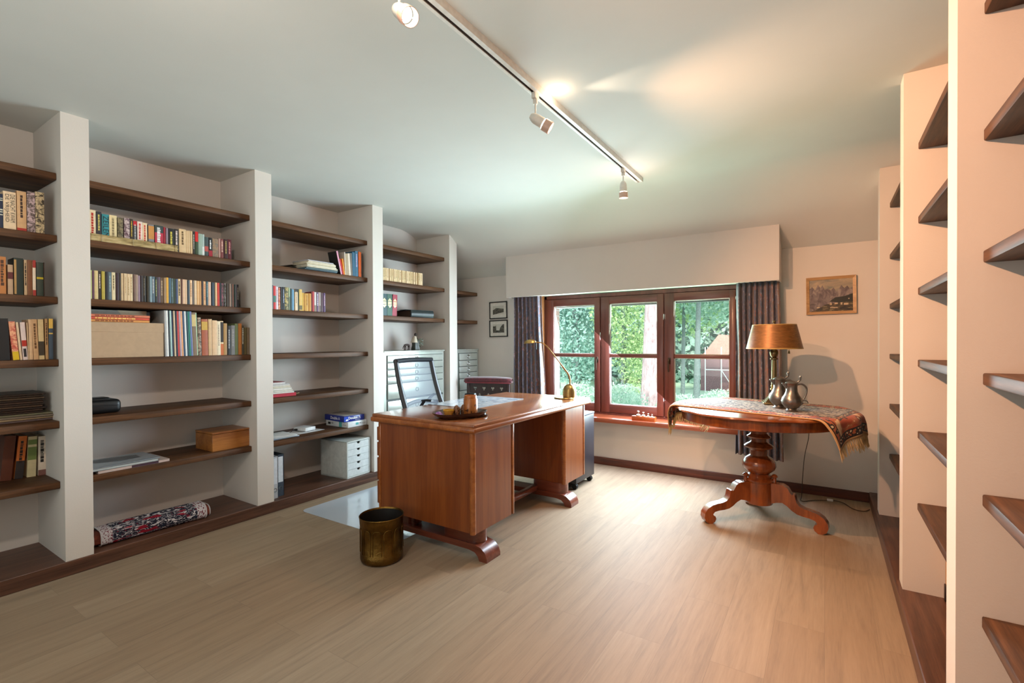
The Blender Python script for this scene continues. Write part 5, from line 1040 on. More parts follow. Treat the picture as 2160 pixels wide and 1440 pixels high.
# ================================================================== books
# each line: spine from, to (metres along the wall), height, lean, colour, spine, look
BOOKS = {
'A2': (-3.5, 1.838, '''0.6304,0.6482,0.173,0.000,10203a,b:c9c6b0:.52_.56;.46_.49;.38_.41;.80_.83;.86_.88,navy book with cream stripes
0.6493,0.6961,0.192,0.000,e6caa4,T:DIE NACHT KWAM|DE VRIJHEID:181410,thick cream novel with heavy black title
0.6988,0.7342,0.205,0.000,d2a878,b:b02618:0_.07&t:3a2010,tan novel with red foot band
0.7362,0.7671,0.212,0.000,5a4c48,m:c8b0b4,mottled grey-black novel with pinkish lettering
0.7680,0.8029,0.218,0.000,c8b48c,m:3a3020,cream novel with dark foliage drawing'''),
'A3': (-3.5, 1.506, '''0.6290,0.6563,0.189,0.000,b8743a,t:4a2a12,broad orange-tan volume
0.6620,0.6820,0.152,0.000,b89878,b:5a1c1c:.52_.75,short tan leather book with maroon label
0.6841,0.7191,0.190,0.000,12241c,b:c09858:0_0&e,dark green boxed volume with tan page edge
0.7221,0.7339,0.184,0.000,c8a880,t:241810,slim buff book with black lettering
0.7347,0.7534,0.186,0.000,7c4c2a,p,plain brown cloth book
0.7542,0.7668,0.187,0.000,e8d8c0,b:a83028:.79_1;0_.16,white book with red head and foot
0.7694,0.7963,0.179,0.000,2c3a30,b:c0a818:.50_.56,dark green book with yellow band
0.7966,0.8010,0.180,0.000,3a2418,p,very thin dark brown book'''),
'A4': (-3.5, 1.168, '''0.6209,0.6673,0.213,-0.006,0c0c0e,p,tall black binder
0.6774,0.7009,0.199,-0.016,e8a880,b:d8b018:0_.22;&m:c05040,pink novel with yellow lower cover
0.7033,0.7128,0.196,-0.015,dcc09c,p,slim cream booklet
0.7144,0.7329,0.196,-0.011,dcc8c0,b:b02a18:.36_.52;&b2,pale book with red and black block
0.7332,0.7378,0.195,-0.005,d8b890,p,narrow cream book
0.7381,0.7521,0.212,-0.003,d8b48c,p,tall cream paperback
0.7541,0.7742,0.213,-0.006,cca478,t:6a4828,tall tan paperback
0.7755,0.7976,0.214,-0.004,d4bc8c,b:3c3428:.10_.45,cream book with dark picture
0.8007,0.8129,0.218,-0.002,b0885a,t:50321c,brown-lettered buff book
0.8142,0.8317,0.219,-0.000,3e4e5e,b:e0b858:.76_1;.62_.65,yellow-topped slate blue book'''),
'A6': (-3.74, 0.504, '''0.6667,0.7106,0.243,0.022,5c2c18,p,large dark brown volume leaning right
0.7214,0.7559,0.234,0.021,c86a28,b:2a2424:0_.42;&t:201008,orange book with black picture leaning right
0.7716,0.8082,0.226,0.008,c8ba90,b:6c7c40:.42_.74;.80_.92,cream and green book leaning slightly
0.8177,0.8504,0.221,0.003,d8c8b4,b:7a5048:0_.14&t:181414,white book with bold black spine lettering'''),
'B2': (-3.5, 1.84, '''0.9917,1.0216,0.176,0.000,e0cca8,t:b02818,thick cream novel with black and red title
1.0233,1.0472,0.172,0.000,2a2a30,t:d0c060,dark novel with yellow and white lettering
1.0492,1.0821,0.163,0.000,2c8890,T:ZEILEN:102028,teal book lettered ZEILEN
1.0833,1.1194,0.165,0.000,e0cc9c,t:8a7a58,wide plain cream novel
1.1237,1.1500,0.159,0.000,8a7c5c,m:4a4430,mottled olive paperback
1.1553,1.1821,0.163,0.000,c8b4b0,m:583848,white and purple patterned book
1.1839,1.1993,0.163,0.000,382c20,t:d8b838,dark book with yellow lettering
1.2002,1.2185,0.154,0.000,2c2c2e,b:c01c28:.82_1&t:d0d0d0,black paperback with red head
1.2203,1.2463,0.156,0.000,e8d0c4,t:c04038,white paperback with red title
1.2466,1.2716,0.153,0.000,e4cca8,t:c02018,cream paperback with red script
1.2764,1.3070,0.148,0.000,7c8084,b:c88a48:.40_.95,grey paperback with orange panel
1.3109,1.3570,0.152,0.000,34403e,b:b83048:.25_.70&t:e0e0e0,broad charcoal paperback with red block
1.3592,1.3708,0.148,0.000,9c2030,p,narrow crimson paperback
1.3724,1.3837,0.145,0.000,8c7c88,p,narrow mauve-grey paperback
1.3855,1.4200,0.146,0.000,1c1c1c,t:d0c050,black paperback with yellow capitals
1.4210,1.4445,0.148,0.000,201a1a,t:d8c8c0,black paperback with pale capitals
1.4461,1.4874,0.155,0.000,dcbc90,t:6a5030,broad cream volume beside the reed mat end
1.4881,1.4978,0.150,0.000,dcbc90,p,slim cream volume with pale title patch
1.4984,1.5103,0.152,0.000,d8b88c,p,slim cream volume - middle of three
1.5120,1.5250,0.152,0.000,d4b488,p,slim buff volume before the black-lettered one
1.5257,1.5384,0.152,0.000,28241c,t:e0d8c8,narrow black book with white lettering
1.5405,1.5591,0.154,0.000,34452c,b:c81814:.57_1,dark green book with bright red top
1.5597,1.5839,0.144,0.000,94a89a,p,grey-green paperback
1.5846,1.5981,0.145,0.000,a8bab4,b:d8dcd8:0_.42,slim pale green and white paperback
1.5994,1.6237,0.130,0.000,3c4a4a,b:b05048:.25_.52,dark slate paperback with red square
1.6246,1.6483,0.130,0.000,181414,b:a01c2c:0_.33&t:e8e8e8,black paperback with white capitals and red foot
1.6492,1.6869,0.128,0.000,786c60,m:a08060,grey-brown paperback with flower picture
1.6878,1.7002,0.134,0.000,b48c80,p,thin dusty pink paperback
1.7016,1.7209,0.134,0.000,7c3c3c,t:d8b0a0,maroon paperback with pink lettering
1.7232,1.7491,0.136,0.000,3c1c1c,t:a89850,dark maroon paperback with olive lettering
1.7498,1.7745,0.140,0.000,5c1420,t:d89090,dark red paperback at the row end'''),
'B3': (-3.5, 1.508, '''0.9899,0.9989,0.164,0.000,b8b878,p,thin pale yellow-green paperback
0.9997,1.0096,0.161,0.000,583044,p,thin plum paperback
1.0107,1.0279,0.164,0.000,d8c088,p,thin straw yellow paperback
1.0288,1.0418,0.163,0.000,2c2014,t:e8d0c0,thin dark brown white-lettered paperback
1.0428,1.0583,0.164,0.000,b8a444,p,thin mustard paperback
1.0610,1.0740,0.163,0.000,24242a,p,thin black paperback
1.0750,1.0896,0.163,0.000,5c7078,t:98b0b0,thin slate blue paperback
1.0906,1.1083,0.163,0.000,e0d0a8,t:6a5a3a,thin cream black-lettered paperback
1.1108,1.1242,0.162,0.000,3a2830,p,thin dark plum paperback
1.1245,1.1341,0.163,0.000,30200c,p,thin dark brown paperback
1.1352,1.1464,0.163,0.000,d0b48c,p,thin buff paperback
1.1480,1.1632,0.163,0.000,dcc098,t:b89c74,thin cream paperback
1.1636,1.1775,0.162,0.000,dcc098,t:a08860,thin cream grey-lettered paperback
1.1780,1.1920,0.163,0.000,e0c8a0,t:a08860,thin cream dash-lettered paperback
1.1946,1.2047,0.163,0.000,705448,p,thin brown paperback
1.2056,1.2199,0.163,0.000,a08878,p,thin taupe paperback
1.2204,1.2298,0.158,0.000,9c8494,p,thin lilac paperback
1.2315,1.2428,0.160,0.000,302428,p,thin black-brown paperback
1.2431,1.2600,0.160,0.000,2c2620,t:6a6050,thin dark grey-lettered paperback
1.2641,1.2771,0.160,0.000,2e2818,p,thin dark olive paperback
1.2793,1.2896,0.160,0.000,88a0a8,p,thin pale blue paperback
1.2900,1.3064,0.161,0.000,586c78,t:b8b8b8,thin blue-grey white-lettered paperback
1.3087,1.3200,0.159,0.000,28302c,t:b8c070,thin black green-lettered paperback
1.3208,1.3371,0.161,0.000,5c4c58,p,thin purple-grey paperback
1.3379,1.3520,0.158,0.000,6c5440,t:b8a080,thin brown pale-lettered paperback
1.3535,1.3680,0.160,0.000,9c8060,p,thin light brown paperback
1.3688,1.3811,0.163,0.000,e0a83c,p,thin bright amber paperback
1.3817,1.3944,0.162,0.000,446478,p,thin steel blue paperback
1.3953,1.4077,0.160,0.000,4c605f,t:88a0a0,thin teal-grey paperback
1.4080,1.4218,0.160,0.000,32402e,p,thin forest green paperback
1.4224,1.4341,0.159,0.000,4a5878,p,thin denim blue paperback
1.4350,1.4486,0.161,0.000,e0c498,t:382818,thin cream bold-lettered paperback
1.4502,1.4605,0.160,0.000,5c3020,p,thin russet paperback
1.4609,1.4738,0.161,0.000,e0b898,p,thin pinkish cream paperback
1.4744,1.4877,0.161,0.000,dcb894,p,thin pale buff paperback
1.4886,1.5024,0.159,0.000,3e4a54,p,thin slate paperback
1.5028,1.5171,0.161,0.000,e8c098,t:a87850,thin peach-cream paperback
1.5193,1.5314,0.159,0.000,6c6460,p,thin grey paperback
1.5309,1.5445,0.161,0.000,e0c4a0,p,thin wide cream paperback
1.5451,1.5596,0.160,0.000,dcac74,p,thin light tan paperback
1.5601,1.5742,0.161,0.000,c49058,p,thin tan paperback
1.5758,1.5865,0.162,0.000,382c2c,p,thin charcoal paperback
1.5874,1.6020,0.161,0.000,e0b080,t:c87858,thin cream red-striped paperback
1.6023,1.6159,0.162,0.000,3e5864,t:80a0a0,thin dark teal paperback
1.6162,1.6339,0.161,0.000,dcb498,p,thin rose-cream paperback
1.6363,1.6521,0.159,0.000,2e3e4c,p,thin navy paperback
1.6525,1.6613,0.160,0.000,30281c,p,thin black grey-striped paperback
1.6616,1.6742,0.161,0.000,e0b888,p,thin cream beside the red one paperback
1.6746,1.6897,0.160,0.000,c43428,p,thin bright red paperback
1.6907,1.7018,0.161,0.000,24242c,p,thin blue-black paperback
1.7023,1.7158,0.160,0.000,403028,m:905060,thin brown pink-spotted paperback
1.7182,1.7315,0.162,0.000,281c14,m:807870,thin dark silver-flecked paperback
1.7326,1.7457,0.161,0.000,3a2a1a,p,thin umber paperback
1.7460,1.7560,0.162,0.000,44301e,p,thin walnut brown paperback
1.7565,1.7657,0.162,0.000,a89080,p,thin beige paperback
1.7660,1.7736,0.162,0.000,443c34,p,thin grey-green paperback
1.7739,1.7855,0.162,0.000,7c5444,p,thin rose-brown paperback
1.7862,1.7978,0.160,0.000,20342e,p,thin bottle green paperback
1.7984,1.8051,0.161,0.000,746c74,p,thin mauve paperback
1.8056,1.8187,0.161,0.000,0c0a0c,t:a09888,thin black paperback'''),
'B4': (-3.5, 1.168, '''1.3586,1.3685,0.292,-0.005,a8a8a8,p,grey-edged magazine
1.3690,1.3789,0.292,-0.005,f0f0ec,p,white magazine
1.3794,1.3894,0.292,-0.006,20282c,p,black and silver magazine
1.3899,1.3999,0.292,-0.006,a8c8c4,p,pale aqua magazine
1.4004,1.4105,0.292,-0.006,101838,p,midnight blue magazine
1.4110,1.4211,0.292,-0.007,c8b090,p,thin sand-coloured magazine
1.4216,1.4318,0.292,-0.007,0c1028,p,blue-black magazine
1.4323,1.4426,0.292,-0.007,d04848,p,bright red magazine
1.4431,1.4534,0.292,-0.008,b8a0a8,p,lilac-edged magazine
1.4540,1.4643,0.292,-0.008,e0a070,p,orange-topped magazine
1.4649,1.4753,0.292,-0.008,2c4868,p,blue magazine
1.4758,1.4863,0.292,-0.009,e0e0e0,p,white picture magazine
1.4868,1.4974,0.292,-0.009,14444c,p,deep teal magazine
1.4979,1.5086,0.292,-0.009,187868,p,sea green magazine
1.5091,1.5198,0.292,-0.010,6878a8,p,periwinkle magazine
1.5209,1.5509,0.287,-0.009,84705c,b:d0b880:.68_.82;.82_.95&e2,tall brown book with cream label and mint edge
1.5517,1.5725,0.255,-0.005,504438,m:b09880,dark patterned book
1.5739,1.6117,0.245,-0.003,a85c40,b:c8a048:.70_.93,red book with mustard label
1.6150,1.6379,0.247,-0.001,d0ac80,p,tall cream book right of the red one
1.6384,1.6698,0.239,-0.000,dcb890,p,wide cream book
1.6704,1.6925,0.234,-0.001,e8d8b8,t:a09080,cream book with tiny lettering
1.6931,1.7122,0.236,0.000,e0c8a0,b:2a1c10:.38_.97;0_.0&b:c86830:0_.33,cream book with black title and orange foot
1.7128,1.7362,0.221,0.001,b08850,p,tan book
1.7386,1.7602,0.204,0.001,262626,t:c0c0c0,black book with silver lettering
1.7623,1.7882,0.208,0.001,7c7c7c,t:a0a0a0,grey cloth book
1.7900,1.8119,0.221,0.001,6c7c54,p,moss green book
1.8125,1.8353,0.223,0.001,b87438,p,orange-brown book
1.8365,1.8521,0.209,0.002,44443a,t:d8d8c8,thin dark book with white flecks
1.8533,1.8728,0.196,0.002,5c5030,p,olive book
1.8737,1.8918,0.195,0.002,746450,p,grey-olive book against the pillar'''),
'C2': (-3.5, 1.834, '''2.6841,2.6994,0.200,-0.047,181818,b:d898b0:0_1,black book with pink spine leaning left
2.7044,2.7166,0.136,-0.036,c83020,p,small red paperback leaning left
2.7171,2.7300,0.140,-0.022,e09028,p,small orange-yellow paperback leaning left
2.7310,2.7393,0.200,-0.010,d8d0c4,p,thin white-spined book
2.7403,2.7679,0.189,-0.010,a89478,p,tan-grey book
2.7694,2.7904,0.194,-0.013,dcccb8,p,off-white book
2.7915,2.8084,0.200,-0.010,746c64,p,grey book
2.8095,2.8384,0.212,-0.007,2c5c78,p,blue book
2.8394,2.8697,0.227,-0.003,3c6c88,t:b8a8d0,teal-blue book with violet lettering
2.8730,2.9026,0.225,-0.000,d86018,p,bright orange book
2.9037,2.9181,0.214,0.001,3c3430,p,thin dark book at the end'''),
'C3': (-3.5, 1.504, '''2.0565,2.0753,0.183,0.000,343c44,p,dark slate book against the pillar
2.0758,2.0958,0.178,0.000,c82c2c,b:3c6c5c:.30_.58,red book with green middle
2.0968,2.1154,0.173,0.000,d8ccd4,t:b09098,white and lilac book
2.1164,2.1318,0.168,0.000,d89870,m:a03028,orange patterned book
2.1333,2.1478,0.175,0.000,141010,p,plain black book
2.1488,2.1664,0.176,0.000,1c1c24,t:b8c4dc,black book with white and blue lettering
2.1674,2.1959,0.177,0.000,384028,m:c0a868,green-black picture book
2.1979,2.2113,0.174,0.000,98a888,b:687058:0_.6,pale green book
2.2138,2.2283,0.170,0.000,143438,p,dark teal book
2.2289,2.2450,0.165,0.000,6898b8,p,light blue book
2.2518,2.2766,0.170,0.000,e0c4a0,b:241c18:.86_1;&t:a08870,cream book with black picture top
2.2774,2.2873,0.170,0.000,2c3c24,p,thin dark green book
2.2889,2.3146,0.171,0.000,d4ac54,b:685828:.05_.25,tall yellow book
2.3152,2.3249,0.145,0.000,d8b048,p,short bright yellow book
2.3257,2.3358,0.145,0.000,b88424,p,short dark mustard book
2.3366,2.3467,0.143,0.000,c89440,p,short mustard book
2.3475,2.3670,0.143,0.000,cc9838,t:805010,wider mustard book
2.3675,2.3770,0.145,0.000,b07818,p,narrow ochre book
2.3778,2.3964,0.145,0.000,c08828,p,ochre book before the red pair
2.3973,2.4076,0.159,0.000,701418,p,dark red book
2.4085,2.4245,0.163,0.000,b02c28,p,bright red book after the mustard ones
2.4254,2.4444,0.160,0.000,c8c0bc,b:806c58:0_.33,white and brown book
2.4450,2.4627,0.160,0.000,584060,t:d8d0e0,purple book with white lettering
2.4639,2.4702,0.161,0.000,c89c98,p,very thin pink book
2.4711,2.4847,0.162,0.000,a09890,b:5c5048:0_.32,thin grey book
2.4856,2.5080,0.157,0.000,441824,p,dark plum book
2.5089,2.5286,0.159,0.000,4c2454,t:c0a0b0,deep purple book at the right end'''),
'D2': (-3.5, 1.838, '''3.1595,3.1794,0.120,0.000,d8bc90,t:a08458,small cream volume
3.1805,3.2029,0.121,0.000,ccb084,t:a08458,small cream volume
3.2063,3.2318,0.121,0.000,dcc098,t:a08458,small cream volume
3.2411,3.2634,0.121,0.000,d8bc90,t:a08458,small cream volume
3.2646,3.2882,0.122,0.000,ccb084,t:a08458,small cream volume
3.2930,3.3144,0.122,0.000,dcc098,t:a08458,small cream volume
3.3150,3.3391,0.122,0.000,d8bc90,t:a08458,small cream volume
3.3422,3.3634,0.122,0.000,ccb084,t:a08458,small cream volume
3.3665,3.3935,0.123,0.000,dcc098,t:a08458,small cream volume
3.4033,3.4276,0.123,0.000,d8bc90,t:a08458,small cream volume
3.4288,3.4558,0.123,0.000,ccb084,t:a08458,small cream volume
3.4621,3.4906,0.124,0.000,dcc098,t:a08458,small cream volume
3.4919,3.5195,0.124,0.000,d8bc90,t:a08458,small cream volume
3.5221,3.5519,0.125,0.000,ccb084,t:a08458,small cream volume
3.5610,3.5846,0.125,0.000,dcc098,t:a08458,small cream volume
3.5952,3.6151,0.125,0.000,d8bc90,t:a08458,small cream volume
3.6271,3.6512,0.125,0.000,ccb084,t:a08458,small cream volume
3.6539,3.6920,0.126,0.000,dcc098,t:a08458,small cream volume'''),
'D3': (-3.52, 1.502, '''3.1574,3.2251,0.210,0.000,28484c,o:c8b070,large blue-green volume with gilt ornament
3.2262,3.2896,0.212,0.000,24503c,o:d8c868,large green volume with gilt ornament
3.2896,3.3479,0.211,0.010,981c34,o:e09858,large red volume with gilt ornament leaning left'''),
}
ROWS = {'A2': ('top row, far left bay', 'novels on the second shelf, far left bay'), 'A3': ('second row, far left bay', 'books on the third shelf, far left bay'), 'A4': ('third row, far left bay', 'books on the fourth shelf, far left bay'), 'A6': ('bottom row, far left bay', 'books on the lowest shelf, far left bay'),
        'B2': ('top row, second bay', 'novels on the second shelf, second bay'), 'B3': ('long paperback row, second bay', 'paperbacks in the long row, second bay'), 'B4': ('row beside the cardboard box', 'books and magazines beside the cardboard box'),
        'C2': ('upright row beside flat magazines', 'upright books beside the flat magazines'), 'C3': ('lower row, third bay', 'books on the third shelf, third bay'), 'D2': ('cream set above the plan chest', 'small cream volumes above the plan chest'), 'D3': ('trio above the plan chest', 'gilt volumes above the plan chest')}
def ordinal(i):
    w_ = ['first', 'second', 'third', 'fourth', 'fifth', 'sixth', 'seventh', 'eighth', 'ninth', 'tenth', 'eleventh', 'twelfth']
    return w_[i-1] if i <= 12 else '%d%s' % (i, 'th' if 10 < i % 100 < 14 else {1: 'st', 2: 'nd', 3: 'rd'}.get(i % 10, 'th'))
m_page = plain('d8ccb4', 0.8, name='book_pages')
m_gilt = plain((0.75, 0.56, 0.25), 0.35, 0.6, 'gilt_stamp')
def mottle(c, d):
    n = NT('printed_cover'); f = n.noise(n.coord('Object'), 55, 4, 0.65, 0.8); n.col(n.ramp(f, [(0.44, c), (0.56, d)])); n.set(Roughness=0.5); return n.m
rnd = random.Random(77)
def book(key, i, x, z, Y0, Y1, h, lean, col, style, desc):
    row, grp = ROWS[key]; wd = max(0.0035, (Y1-Y0) - 0.0006); yc = (Y0+Y1)/2; dp = min(0.30, h*(0.62 if key[1] != '4' or h < 0.27 else 0.72)) * rnd.uniform(0.94, 1.04)
    sty = [s for s in style.replace('_', ',').split('&') if s]
    base = plain(col, 0.5)
    for s in sty:
        if s.startswith('m:'): base = mottle(col, s[2:].split(':')[0])
    name = 'magazine' if 'magazine' in desc else 'book'
    lab = '%s, %s in %s' % (desc.replace(' -', ','), ordinal(i+1), row)
    t = thing(name, lab, name, (x - 0.004*rnd.random(), yc, z + 0.0004), group=grp)
    a = -math.atan2(lean, h); t.rotation_euler = (a, 0, 0); t.location.z += abs(math.sin(a))*wd/2
    tb = min(0.0022, wd*0.16)
    m = M(); m.box(-dp, -0.003, -wd/2, -wd/2+tb, 0, h); m.box(-dp, -0.003, wd/2-tb, wd/2, 0, h)
    m.prism([(-0.0035, -wd/2), (-0.0010, -wd/2), (0, -wd*0.28), (0, wd*0.28), (-0.0010, wd/2), (-0.0035, wd/2)], (1, 0, 0), (0, 1, 0), (0, 0, 1), (0, 0, 0), h, smooth=True)
    c = m.build('cover', base, t)
    m = M(); m.box(-dp+0.003, -0.0036, -wd/2+tb+0.0001, wd/2-tb-0.0001, 0.002, h-0.0025); m.build('page_block', m_page, t)
    m = M(); mats = []
    for s in sty:
        k, _, rest = s.partition(':')
        if k == 'b':
            cc, _, rg = rest.partition(':'); mats.append(plain(cc, 0.5)); m.mi = len(mats)-1
            for r_ in rg.split(';'):
                if ',' not in r_: continue
                f0, f1 = [float(q) for q in r_.split(',')]
                if f1 - f0 > 0.005: m.box(-0.0012, 0.0003, -wd*0.495, wd*0.495, h*f0, h*f1)
        elif k == 'b2': mats.append(plain('242428', 0.5)); m.mi = len(mats)-1; m.box(-0.001, 0.0003, -wd*0.3, wd*0.3, h*0.08, h*0.30)
        elif k == 'e': mats.append(plain('b08850', 0.6)); m.mi = len(mats)-1; m.box(-0.001, 0.0003, -wd*0.48, -wd*0.24, h*0.02, h*0.95)
        elif k == 'e2': mats.append(plain('b0d0b0', 0.6)); m.mi = len(mats)-1; m.box(-0.001, 0.0004, wd*0.32, wd*0.497, h*0.01, h*0.99)
        elif k == 't':
            mats.append(plain(rest, 0.5)); m.mi = len(mats)-1; zz = h*rnd.uniform(0.86, 0.93); end = h*rnd.uniform(0.22, 0.42); hw = wd*rnd.uniform(0.14, 0.24)
            while zz > end:
                l_ = rnd.uniform(0.004, 0.018); m.box(-0.001, 0.0005, -hw, hw*rnd.uniform(0.5, 1.0), zz-l_, zz); zz -= l_ + 0.0026
        elif k == 'o':
            mats.append(m_gilt); m.mi = len(mats)-1
            for z0, z1 in ((0.47, 0.50), (0.53, 0.58), (0.60, 0.65), (0.69, 0.71)): m.box(-0.001, 0.0005, -wd*0.36, wd*0.36, h*z0, h*z1)
            for s2 in (1, -1):
                zb = h*(0.715 if s2 > 0 else 0.465); m.prism([(-wd*0.33, zb), (wd*0.33, zb), (wd*0.14, zb+s2*h*0.035), (0, zb+s2*h*0.10), (-wd*0.14, zb+s2*h*0.035)], (0, 1, 0), (0, 0, 1), (1, 0, 0), (-0.0004, 0, 0), 0.0009)
        elif k == 'T':
            tx, _, cc = rest.partition(':'); mats.append(plain(cc, 0.5)); m.mi = len(mats)-1; ln = tx.split('|'); k2 = len(ln)
            for j, L_ in enumerate(ln):
                vs, fs = text_mesh(L_, 0.01, 0.0); W_ = max(v.x for v in vs) - min(v.x for v in vs); H_ = max(v.y for v in vs) - min(v.y for v in vs)
                tl = h*0.74; tw = wd*0.78/k2; yoff = (k2/2 - 0.5 - j)*wd*0.42
                V = [m.v(Vector((0.0006, yoff + v.y*tw/H_, h*0.56 - v.x*tl/W_))) for v in vs]
                for f in fs:
                    try: g = m.bm.faces.new([V[q] for q in f]); g.material_index = m.mi
                    except ValueError: pass
    if len(m.bm.faces): m.build('spine_print', mats, c, fix=False)
    else: m.bm.free()
for key, (X, z, txt) in BOOKS.items():
    if key == 'B2': X = -3.505
    for i, ln in enumerate(txt.strip().split('\n')):
        q = ln.split(','); Y0, Y1, h, lean = [float(v) for v in q[:4]]
        zz = {'A2': ZL[1], 'B2': ZL[1], 'C2': ZL[1], 'D2': ZL[1], 'A3': ZL[2], 'B3': ZL[2], 'C3': ZL[2], 'D3': ZL[2], 'A4': ZL[3], 'B4': ZL[3], 'A6': ZL[5]}[key]
        book(key, i, X, zz, Y0, Y1, h, lean, q[4], q[5], q[6])

# ================================================================== the garden outside
def leaf_mat(name, a, b, tr=0.35):
    n = NT(name); f = n.noise(n.coord('Object'), 9.0, 4, 0.75); c = n.ramp(f, [(0.36, a), (0.62, b)])
    n.t.nodes.remove(n.b); d = n.n('BsdfDiffuse'); t = n.n('BsdfTranslucent'); mx = n.n('MixShader'); mx.inputs[0].default_value = tr
    n.l(c, d.inputs[0]); n.l(c, t.inputs[0]); n.l(d.outputs[0], mx.inputs[1]); n.l(t.outputs[0], mx.inputs[2]); n.l(mx.outputs[0], n.t.nodes['Material Output'].inputs[0])
    return n.m
L_mint = leaf_mat('mint_leaves', '7fae9c', 'd0e4da'); L_blue = leaf_mat('blue_green_leaves', '6a9c92', 'bcdcd4'); L_yel = leaf_mat('yellow_green_leaves', '88b078', 'd4e8b8', 0.45)
L_dark = leaf_mat('dark_leaves', '6c9888', 'acd0c2'); L_pale = leaf_mat('pale_leaves', '9cc8b0', 'e4f4e8')
m_bark = NT('pale_bark'); _v = m_bark.coord('Object', (1, 1, 0.25)); _f = m_bark.noise(_v, 14, 6, 0.7, 0.8)
m_bark.col(m_bark.ramp(_f, [(0.35, '8a7a7c'), (0.6, 'c8b8bc')])); m_bark.bump(_f, 0.5, 0.02); m_bark.set(Roughness=0.95); m_bark = m_bark.m
m_bark2 = plain('6c7c7c', 0.9, name='grey_bark', var=0.2)
n = NT('lawn_grass'); _f = n.noise(n.coord('Object'), 3, 5, 0.7); n.col(n.ramp(_f, [(0.3, '8cb094'), (0.7, 'c8e0c4')])); n.set(Roughness=0.95)
m = M(); m.box(-30, 20, 4.95, 40, -0.55, -0.45); prop(m.build('garden_lawn', n.m), 'sunlit lawn outside the window', 'lawn', kind='structure')
m = M(); m.box(-3.2, -2.60, 4.88, 5.02, -0.4, 2.6); m.box(-0.62, -0.2, 4.88, 5.02, -0.4, 2.6); prop(m.build('trim_16', m_brick), 'pale brick outer reveal beside the window', 'brickwork', kind='structure')
m = M((-1.64, 4.9, 1.7)); m.box(-2.60, -0.66, 4.84, 4.94, 1.628, 1.80, 0.004); prop(m.build('roller_shutter_box', plain('8c9c9c', 0.5, name='shutter_metal'), loc=(-1.64, 4.9, 1.7)), 'grey rolled-up shutter above the window panes outside', 'shutter')

def leaf_cloud(name, N, rad, size, mat, seed, shell=0.55, flat=0.25, asp=0.55):
    rnd = random.Random(seed); vs = []; fs = []
    for i in range(N):
        while True:
            p = Vector((rnd.uniform(-1, 1), rnd.uniform(-1, 1), rnd.uniform(-1, 1)))
            if p.length < 1 and p.length > shell*rnd.random(): break
        # lumps
        p *= 1 + 0.16*math.sin(5*p.x+seed)*math.sin(4*p.z+2*seed)*math.cos(6*p.y)
        c = Vector((p.x*rad[0], p.y*rad[1], p.z*rad[2]))
        nrm = (p.normalized()*0.8 + Vector((rnd.gauss(0, 1), rnd.gauss(0, 1), rnd.gauss(0.3, 1)))).normalized()
        a = nrm.orthogonal().normalized(); a.rotate(Matrix.Rotation(rnd.uniform(0, 6.28), 3, nrm)); b = nrm.cross(a)
        sz = size*rnd.uniform(0.6, 1.3); k = len(vs)
        vs += [c - a*sz, c - b*sz*asp + nrm*sz*flat*0.3, c + a*sz, c + b*sz*asp + nrm*sz*flat*0.3]; fs.append((k, k+1, k+2, k+3))
    me = bpy.data.meshes.new(name); me.from_pydata(vs, [], fs); me.materials.append(mat); me.update(); return me
def crown(me, parent, loc, sc=(1, 1, 1), rz=0):
    o = bpy.data.objects.new('crown', me); C.objects.link(o); o.parent = parent; o.location = loc; o.scale = sc; o.rotation_euler = (0, 0, rz); return o
def trunk(parent, pts, rs, mat, name='trunk'):
    m = M(); m.tube(pts, rs, 14); return m.build(name, mat, parent)
G = -0.45
cl_big = leaf_cloud('crown', 4200, (2.1, 1.6, 2.4), 0.12, L_mint, 3)
cl_blue = leaf_cloud('crown', 4200, (1.5, 1.2, 2.2), 0.085, L_blue, 5)
cl_yel = leaf_cloud('crown', 2600, (1.05, 0.8, 1.5), 0.06, L_yel, 7, 0.3)
cl_dark = leaf_cloud('crown', 3600, (2.2, 1.2, 2.6), 0.14, L_dark, 9)
cl_pale = leaf_cloud('crown', 5200, (0.55, 0.5, 0.42), 0.022, L_pale, 11, 0.85)
def tree(lab, x, y, me, crowns, tr=None, r=0.1, mat=None, group=None):
    t = thing('garden_tree', lab, 'tree', (x, y, G), group=group)
    for (dx, dy, dz, s, rz) in crowns: crown(me, t, (dx, dy, dz), (s, s, s), rz)
    tr = tr or [(0, 0, 0), (0.03, 0, 1.5), (0, 0, 3.2)]
    trunk(t, tr, [r*(1-0.4*i/(len(tr)-1)) for i in range(len(tr))], mat or m_bark2)
    return t
# dense trees closing the view
for i, (x, y, s) in enumerate([(-12.5, 19, 1.3), (-9.8, 20, 1.35), (-7.4, 19, 1.25), (-5.6, 21, 1.4), (-3.6, 22, 1.35), (-1.4, 21, 1.3), (0.6, 20, 1.2)]):
    tree('dense mint green tree closing the garden view, %s from the left' % ['first', 'second', 'third', 'fourth', 'fifth', 'sixth', 'seventh'][i], x, y, cl_dark if i % 2 else cl_big,
         [(0, 0, 2.6, s, i), (0.6, 0.5, 5.0, s*0.9, i+2)], r=0.2, group='trees closing the garden view')
tree('blue-green conifer behind the desk lamp, through the left sash', -5.35, 11.2, cl_blue, [(0, 0, 1.9, 0.62, 0), (-0.5, 0.3, 3.4, 0.6, 1.2), (0.7, -0.2, 3.2, 0.45, 2.2)], r=0.13)
tree('loose pale tree at the left edge of the left sash', -6.6, 12.6, cl_big, [(0, 0, 2.4, 0.55, 0.4), (0.3, 0, 4.2, 0.5, 1.7)], r=0.09)
tree('bright yellow-green tree seen through the middle sash', -3.62, 9.9, cl_yel, [(0, 0, 2.1, 0.62, 0), (-0.3, 0.2, 3.0, 0.7, 1.0), (0.25, 0.1, 1.25, 0.45, 2.0)], r=0.06)
